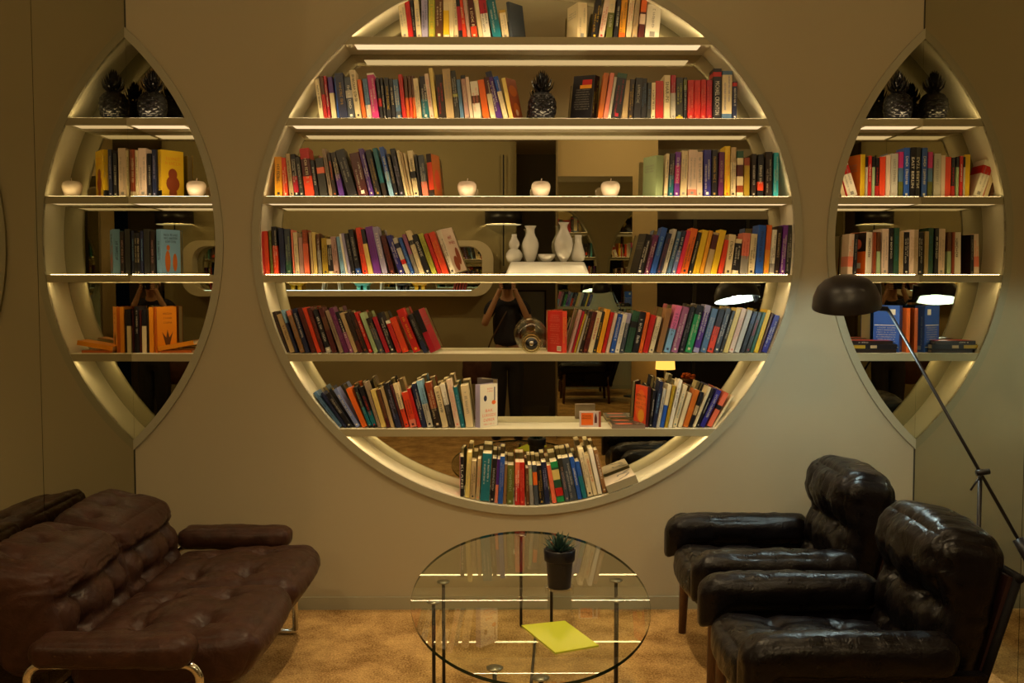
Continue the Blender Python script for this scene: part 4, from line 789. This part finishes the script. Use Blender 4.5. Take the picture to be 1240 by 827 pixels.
# ------------------------------------------------------------------ floor lamp on the right
P0 = atY(1187, 572, 3.74); P1 = atY(1075, 374, 4.03); dv = (P0-P1).normalized(); P2 = P0+dv*.33
t = empty('floor_lamp', (P0.x, P0.y, 0)); tag(t, 'black counterbalanced reading lamp with domed shade reaching over the armchairs', 'lamp'); o_ = Vector((P0.x, P0.y, 0))
q = MB(); q.lathe([(.001, 0), (.13, 0), (.13, .012), (.125, .016), (.001, .018)], 40); q.build('base', BLK, t, True)
q = MB(); q.tube([(0, 0, .016), (0, 0, P0.z)], .0085, 12); q.build('pole', BLK, t, True)
q = MB(); q.tube([P1-o_, P2-o_], .0065, 10); q.build('arm', BLK, t, True)
q = MB(); q.tube([P2-o_-dv*.06, P2-o_+dv*.075], .021, 18); q.build('counterweight', BLK, t, True)
q = MB(); a = P0-o_; q.tube([a+Vector((-.02, -.012, 0)), a+Vector((.028, -.012, .006))], .012, 12); q.tube([a+Vector((0, -.016, 0)), a+Vector((-.045, -.02, -.065))], .004, 8); q.build('pivot_clamp', BLK, t, True)
hc = atY(1025, 372, 4.06)-o_; R = .136; ax = Vector((.10, .22, -1)).normalized()  # opening direction
Mr = ax.to_track_quat('-Z', 'Y').to_matrix()
outer = [(R, 0), (R, .012), (R*.97, .045), (R*.85, .085), (R*.65, .112), (R*.4, .127), (.02, .132)]
q = MB(); prof = outer; N = 44; v = []; f = []
for r, z in prof: v += [Mr @ Vector((r*math.cos(2*PI*j/N), r*math.sin(2*PI*j/N), z))+hc for j in range(N)]
q.add(v, [(i*N+j, i*N+(j+1) % N, (i+1)*N+(j+1) % N, (i+1)*N+j) for i in range(len(prof)-1) for j in range(N)]+[tuple(range((len(prof)-1)*N, len(prof)*N))])
q.build('lamp_shade', mat('black_shade', (.009, .007, .009), .38, bump=.05, scale=300), t, True)
q = MB(); prof = [(R-.001, .001), (R*.955, .042), (R*.84, .081), (R*.63, .107), (R*.4, .122), (.015, .126)]; v = []
for r, z in prof: v += [Mr @ Vector((r*math.cos(2*PI*j/N), r*math.sin(2*PI*j/N), z))+hc for j in range(N)]
q.add(v, [(i*N+(j+1) % N, i*N+j, (i+1)*N+j, (i+1)*N+(j+1) % N) for i in range(len(prof)-1) for j in range(N)]); q.build('shade_lining', mat('white_enamel', (.85, .87, .85), .4), t, True)
q = MB(); q.tube([hc+Vector((R*.78, .0, .085)), hc+(P1-o_-hc)*.78, P1-o_], [.034, .017, .010], 16); q.build('shade_neck', BLK, t, True)
q = MB(); bc = hc+Mr @ Vector((0, 0, .07)); q.lathe([(.001, -.03), (.016, -.025), (.026, -.006), (.024, .012), (.013, .03), (.001, .04)], 20, bc); q.build('bulb', emis('cool_bulb', (.86, 1, .9), 26), t, True)
l = bpy.data.lights.new('reading_light', 'POINT'); l.energy = 7.5; l.color = (.76, 1, 1); l.shadow_soft_size = .03; lo = bpy.data.objects.new('reading_light', l); COL.objects.link(lo); lo.parent = t; lo.location = hc+Mr @ Vector((0, 0, .035))
# ------------------------------------------------------------------ what the mirrors show
# long white-framed niche on the opposite wall, with coloured ornaments on its ledge
NW = tag(empty('display_niche', (-1.42, -.85, 1.77)), 'long white-framed display niche with rounded corners, reflected in the shelf mirror', 'niche')
hw, hh, rc, fwid = 1.29, .30, .20, .12
def rrect(hw, hh, r, n=10):
    o = []
    for cx_, cz_, a0 in ((hw-r, hh-r, 0), (-hw+r, hh-r, PI/2), (-hw+r, -hh+r, PI), (hw-r, -hh+r, 1.5*PI)):
        o += [(cx_+r*math.cos(a0+PI/2*k/n), cz_+r*math.sin(a0+PI/2*k/n)) for k in range(n+1)]
    return o
A_ = rrect(hw, hh, rc); B_ = rrect(hw-fwid, hh-.06, rc-.05); n = len(A_); vs = [(x, .20, z) for x, z in A_]+[(x, .20, z) for x, z in B_]+[(x, 0.002, z) for x, z in B_]+[(x, 0.002, z) for x, z in A_]
fs = [(a*n+(j+1) % n, a*n+j, ((a+1) % 4)*n+j, ((a+1) % 4)*n+(j+1) % n) for a in range(4) for j in range(n)]
mesh('niche_frame', vs, fs, mat('warm_white_lacquer', (.62, .56, .42), .45), NW); mesh('back_mirror', [(x, .012, z) for x, z in B_], [tuple(reversed(range(n)))], MIR, NW)
q = MB(); q.box((-1.1, .17, -.2375), (1.1, .18, -.235)); q.build('light_strip', emis('cool_strip', (.75, 1, .95), 6), NW)
led = 1.77-.24+.001
def orn(px, col, label, kind):
    x = (px-612)/1200*10.75; t = empty('display_ornament', (x, -.75, led)); tag(t, label, 'ornament', 'ornaments on the ledge of the display niche'); m_ = mat('orn_'+col, col, .3); q = MB()
    if kind == 0:   # turret-like vessel on legs
        for a in range(4): q.tube([(.05*math.cos(a*PI/2+.7), .04*math.sin(a*PI/2+.7), 0), (.05*math.cos(a*PI/2+.7), .04*math.sin(a*PI/2+.7), .07)], .022, 8)
        q.lathe([(.001, .055), (.07, .055), (.085, .08), (.085, .15), (.07, .16), (.001, .16)], 20); q.tube([(.07, 0, .09), (.105, 0, .09), (.105, 0, .13)], .012, 8); q.tube([(-.07, 0, .09), (-.105, 0, .09), (-.105, 0, .13)], .012, 8)
        q.build('vessel', m_, t, True)
    elif kind == 1:   # small wire stool with a coloured seat
        for sx in (-.09, .09):
            for sy in (-.05, .05): q.tube([(sx, sy, 0), (sx*.9, sy, .10)], .006, 6)
        q.box((-.095, -.055, .098), (.095, .055, .106)); q.build('stand', mat('white_metal', (.8, .8, .78), .4), t)
        q = MB(); q.lathe([(.001, .107), (.06, .107), (.065, .13), (.05, .17), (.001, .18)], 20); q.build('bowl', m_, t, True)
    else:
        for k in range(5): M = Matrix.Translation((-.07+k*.03, 0, 0)) @ Matrix.Rotation(.25, 4, 'Y'); q.box((0, -.05, 0), (.018, .05, .15), M=M)
        q.build('stack', m_, t)
orn(359, '#c89a10', 'yellow footed vessel at the left end of the display niche ledge', 0); orn(401, '#a01818', 'red bowl on a small white wire stand in the display niche', 1)
orn(438, '#6ac8c8', 'turquoise footed vessel in the middle of the display niche ledge', 0); orn(471, '#8a8a80', 'grey bowl on a small white wire stand in the display niche', 1)
orn(487, '#2a1a14', 'dark brown footed vessel on the display niche ledge', 0); orn(508, '#d8a010', 'amber footed vessel nearer the right end of display niche', 0); orn(556, '#7a2a24', 'row of leaning dark red magazines in the display niche', 2)
# wall-mounted drum lamp
t = empty('wall_lamp', (-.02, -.80, 2.0)); tag(t, 'black drum-shaped lamp shade on a thin black rod, seen in the mirror', 'lamp')
q = MB(); q.tube([(0, 0, -.20), (0, 0, 1.0)], .008, 10); q.build('rod', BLK, t); q = MB(); q.tube([(0, 0, .5), (0, -.05, .5)], .01, 8); q.build('wall_bracket', BLK, t)
q = MB(); q.lathe([(.199, .39), (.202, .39), (.202, .25), (.199, .25), (.199, .39)], 36); q.build('lamp_shade', mat('black_shade', (.014, .011, .012), .38), t, True)
l = bpy.data.lights.new('drum_light', 'POINT'); l.energy = 55; l.color = WARM; l.shadow_soft_size = .07; lo = bpy.data.objects.new('drum_light', l); COL.objects.link(lo); lo.parent = t; lo.location = (0, 0, .335)
q = MB(); q.lathe([(.001, .2462), (.19, .2462), (.19, .2478), (.001, .2478)], 36); q.build('shade_diffuser', emis('lamp_glow', (1, .8, .45), .8), t)
# pale framed panel in the recess
t = empty('wall_panel', (.30, -1.89, 1.25)); tag(t, 'pale blue-grey panel in a dark frame on the recessed wall, seen in mirror', 'panel')
q = MB(); q.box((-.17, -.005, -.30), (.17, .02, .26)); q.build('panel_face', mat('pale_blue_grey', (.36, .42, .50), .4), t); q = MB()
for a in (((.17, -.005, -.32), (.19, .03, .28))), (((-.19, -.005, -.32), (-.17, .03, .28))), (((-.19, -.005, .26), (.19, .03, .28))): q.box(*a)
q.build('panel_frame', BLK, t)
# side table with a lit lamp by the pillar
t = empty('side_table', (1.75, .0, 0)); tag(t, 'small dark wooden side table beside the pillar, seen in the mirror', 'table')
q = MB(); q.lathe([(.001, .56), (.24, .56), (.245, .575), (.24, .59), (.001, .59)], 32); q.build('table_top', WOOD, t, True)
for k in range(3): a = k*2.1+.4; q = MB(); q.tube([(.17*math.cos(a), .17*math.sin(a), .56), (.21*math.cos(a), .21*math.sin(a), 0)], [.02, .014], 10); q.build('leg', WOOD, t, True)
t = empty('table_lamp', (1.47, -.04, .0)); t.location = (1.62, .04, .59); tag(t, 'small table lamp with glowing amber shade on the side table', 'lamp')
q = MB(); q.lathe([(.001, 0), (.045, 0), (.045, .01), (.012, .02), (.012, .16), (.001, .16)], 20); q.build('base', BLK, t, True)
q = MB(); q.lathe([(.10, .15), (.09, .30)], 28); q.build('lamp_shade', emis('amber_shade', (1, .50, .10), 2.2), t, True)
t = empty('flower_bowl', (1.86, -.02, .59)); tag(t, 'bowl of orange flowers on the side table', 'flowers')
q = MB(); q.lathe([(.001, 0), (.04, 0), (.07, .05), (.066, .05), (.001, .03)], 20); q.build('bowl', WOOD, t, True)
rr = random.Random(2)
for k in range(9): q = MB(); x, y, z = rr.uniform(-.05, .05), rr.uniform(-.05, .05), rr.uniform(.05, .11); q.lathe([(.001, -.02), (.018, -.012), (.024, 0), (.016, .014), (.001, .018)], 8, (x, y, z)); q.build('blossom', mat('orange_petal', (.6, .12, .02), .6), t, True)
# ------------------------------------------------------------------ the photographer (seen in the mirrors)
SK = mat('skin', (.40, .22, .14), .55); SHIRT = mat('navy_shirt', (.010, .010, .022), .85, bump=.2, scale=30); TRS = mat('black_trousers', (.008, .008, .012), .85); HAIR = mat('dark_hair', (.02, .012, .008), .6)
def skin(name, joints, edges, m, parent, root=0, sub=2):
    me = bpy.data.meshes.new(name); ks = list(joints); me.from_pydata([joints[k][0] for k in ks], [(ks.index(a), ks.index(b)) for a, b in edges], []); me.materials.append(m)
    o = bpy.data.objects.new(name, me); link(o, parent); md = o.modifiers.new('skin', 'SKIN'); md.use_smooth_shade = True
    for i, k in enumerate(ks):
        r = joints[k][1]; me.skin_vertices[0].data[i].radius = r if isinstance(r, tuple) else (r, r)
    me.skin_vertices[0].data[root].use_root = True
    s = o.modifiers.new('sub', 'SUBSURF'); s.levels = sub; s.render_levels = sub; return o
pp = empty('person', (0.02, -.22, 0)); tag(pp, 'person in dark navy t-shirt and black trousers holding a camera up to the face', 'person')
J = {'pelvis': ((0, 0, .93), (.115, .085)), 'waist': ((0, 0, 1.06), (.105, .08)), 'chest': ((0, 0, 1.26), (.14, .095)), 'neck0': ((0, .0, 1.41), (.07, .065)), 'neck': ((0, .015, 1.47), .052), 'jaw': ((0, .05, 1.53), (.058, .066)), 'head': ((0, .03, 1.60), (.076, .092)), 'crown': ((0, .02, 1.68), (.06, .075))}
E_ = [('pelvis', 'waist'), ('waist', 'chest'), ('chest', 'neck0'), ('neck0', 'neck'), ('neck', 'jaw'), ('jaw', 'head'), ('head', 'crown')]
for s, n_ in ((-1, 'l'), (1, 'r')):
    J.update({n_+'sh': ((s*.17, 0, 1.38), .055), n_+'ua': ((s*.21, .03, 1.25), .045), n_+'el': ((s*.235, .10, 1.135+.05), .038), n_+'fa': ((s*.16, .14, 1.36), .033), n_+'wr': ((s*.088, .155, 1.515), .024), n_+'pa': ((s*.07, .16, 1.56), (.020, .034)),
              n_+'hip': ((s*.085, 0, .86), .07), n_+'kn': ((s*.10, .02, .48), .055), n_+'an': ((s*.11, -.02, .09), .038), n_+'toe': ((s*.12, .13, .035), (.04, .03))})
    E_ += [('neck0', n_+'sh'), (n_+'sh', n_+'ua'), (n_+'ua', n_+'el'), (n_+'el', n_+'fa'), (n_+'fa', n_+'wr'), (n_+'wr', n_+'pa'), ('pelvis', n_+'hip'), (n_+'hip', n_+'kn'), (n_+'kn', n_+'an'), (n_+'an', n_+'toe')]
body = skin('body', J, E_, SK, pp)
T = {'hem': ((0, 0, .93), (.165, .125)), 'waist': ((0, 0, 1.08), (.155, .115)), 'chest': ((0, 0, 1.27), (.175, .125)), 'yoke': ((0, 0, 1.40), (.10, .085))}; te = [('hem', 'waist'), ('waist', 'chest'), ('chest', 'yoke')]
for s, n_ in ((-1, 'l'), (1, 'r')): T.update({n_+'s': ((s*.175, 0, 1.375), .075), n_+'u': ((s*.215, .04, 1.25), .066)}); te += [('yoke', n_+'s'), (n_+'s', n_+'u')]
skin('shirt', T, te, SHIRT, body)
T = {'top': ((0, 0, 1.01), (.135, .105)), 'seat': ((0, 0, .90), (.155, .12))}; te = [('top', 'seat')]
for s, n_ in ((-1, 'l'), (1, 'r')): T.update({n_+'h': ((s*.085, 0, .78), .105), n_+'k': ((s*.085, .02, .48), .085), n_+'a': ((s*.10, -.02, .07), .066)}); te += [('seat', n_+'h'), (n_+'h', n_+'k'), (n_+'k', n_+'a')]
skin('trousers', T, te, TRS, body)
q = MB()
for s in (-1, 1): q.lathe([(.001, 0), (.052, .0), (.056, .02), (.045, .065), (.03, .085), (.001, .09)], 16, (s*.115, .045, .0), sx=.9, sy=2.3)
q.build('shoes', BLK, body, True)
q = MB(); q.lathe([(.080, -.03), (.088, .0), (.088, .04), (.075, .085), (.045, .115), (.001, .125)], 24, (0, .0, 1.62), sy=1.1); q.build('hair', HAIR, body, True)
for s in (-1, 1):
    q = MB(); q.lathe([(.001, -.028), (.008, -.024), (.013, 0), (.01, .022), (.001, .028)], 10, (s*.079, .03, 1.60), sx=.6, sy=1.2); q.build('ear', SK, body, True)
    q = MB(); q.lathe([(.001, -.006), (.012, -.003), (.012, .003), (.001, .006)], 10, (s*.03, .112, 1.615), sy=.5); q.build('eye', mat('eye_white', (.6, .58, .55), .3), body, True)
    for k in range(4):
        z = 1.555+k*.019-.012; L_ = (.05, .055, .052, .042)[k]; x0 = s*.074
        q = MB(); q.tube([(x0, .150, z), (x0*.98, .182, z+.004), (x0-s*.012, .203, z+.005), (x0-s*.012-s*L_*.35, .207, z+.003)], [.0095, .009, .008, .0065], 8); q.build('finger', SK, body, True)
    q = MB(); q.tube([(s*.07, .135, 1.555), (s*.058, .118, 1.575), (s*.045, .125, 1.592)], [.011, .010, .008], 8); q.build('thumb', SK, body, True)
q = MB(); q.tube([(0, .10, 1.60), (0, .125, 1.575)], [.010, .013], 8); q.build('nose', SK, body, True)
q = MB(); q.tube([(-.022, .112, 1.545), (0, .116, 1.545), (.022, .112, 1.545)], .006, 8); q.build('mouth', mat('lips', (.35, .13, .1), .5), body, True)
t = empty('camera_body', (0.0, -.075, HC)); tag(t, 'black camera held up to the face of the person in the mirror', 'camera')
q = MB(); q.box((-.062, -.03, -.045), (.062, .03, .035)); q.box((-.022, -.03, .035), (.022, .025, .055)); q.build('camera_shell', BLK, t)
q = MB(); q.lathe([(.036, 0), (.036, .03), (.033, .035), (.031, .035), (.031, .0)], 28, (0, .03, -.002), M=Matrix.Rotation(-PI/2, 3, 'X')); q.build('lens_barrel', BLK, t, True)
t = empty('shoulder_bag', (-.24, -.26, .70)); tag(t, 'brown leather shoulder bag hanging at the hip of the person in mirror', 'bag')
cushion('bag_body', (.40, .12, .26), .055, leather('bag_leather', (.06, .025, .015), .45), t, (18, 8, 14), .012, (), (), .006, 70)
q = MB(); q.tube([(.02, .03, .12), (.10, .17, .34), (.24, .16, .60), (.33, .03, .755)], .008, 8); q.build('bag_strap', mat('bag_strap_leather', (.05, .02, .012), .5), t, True)
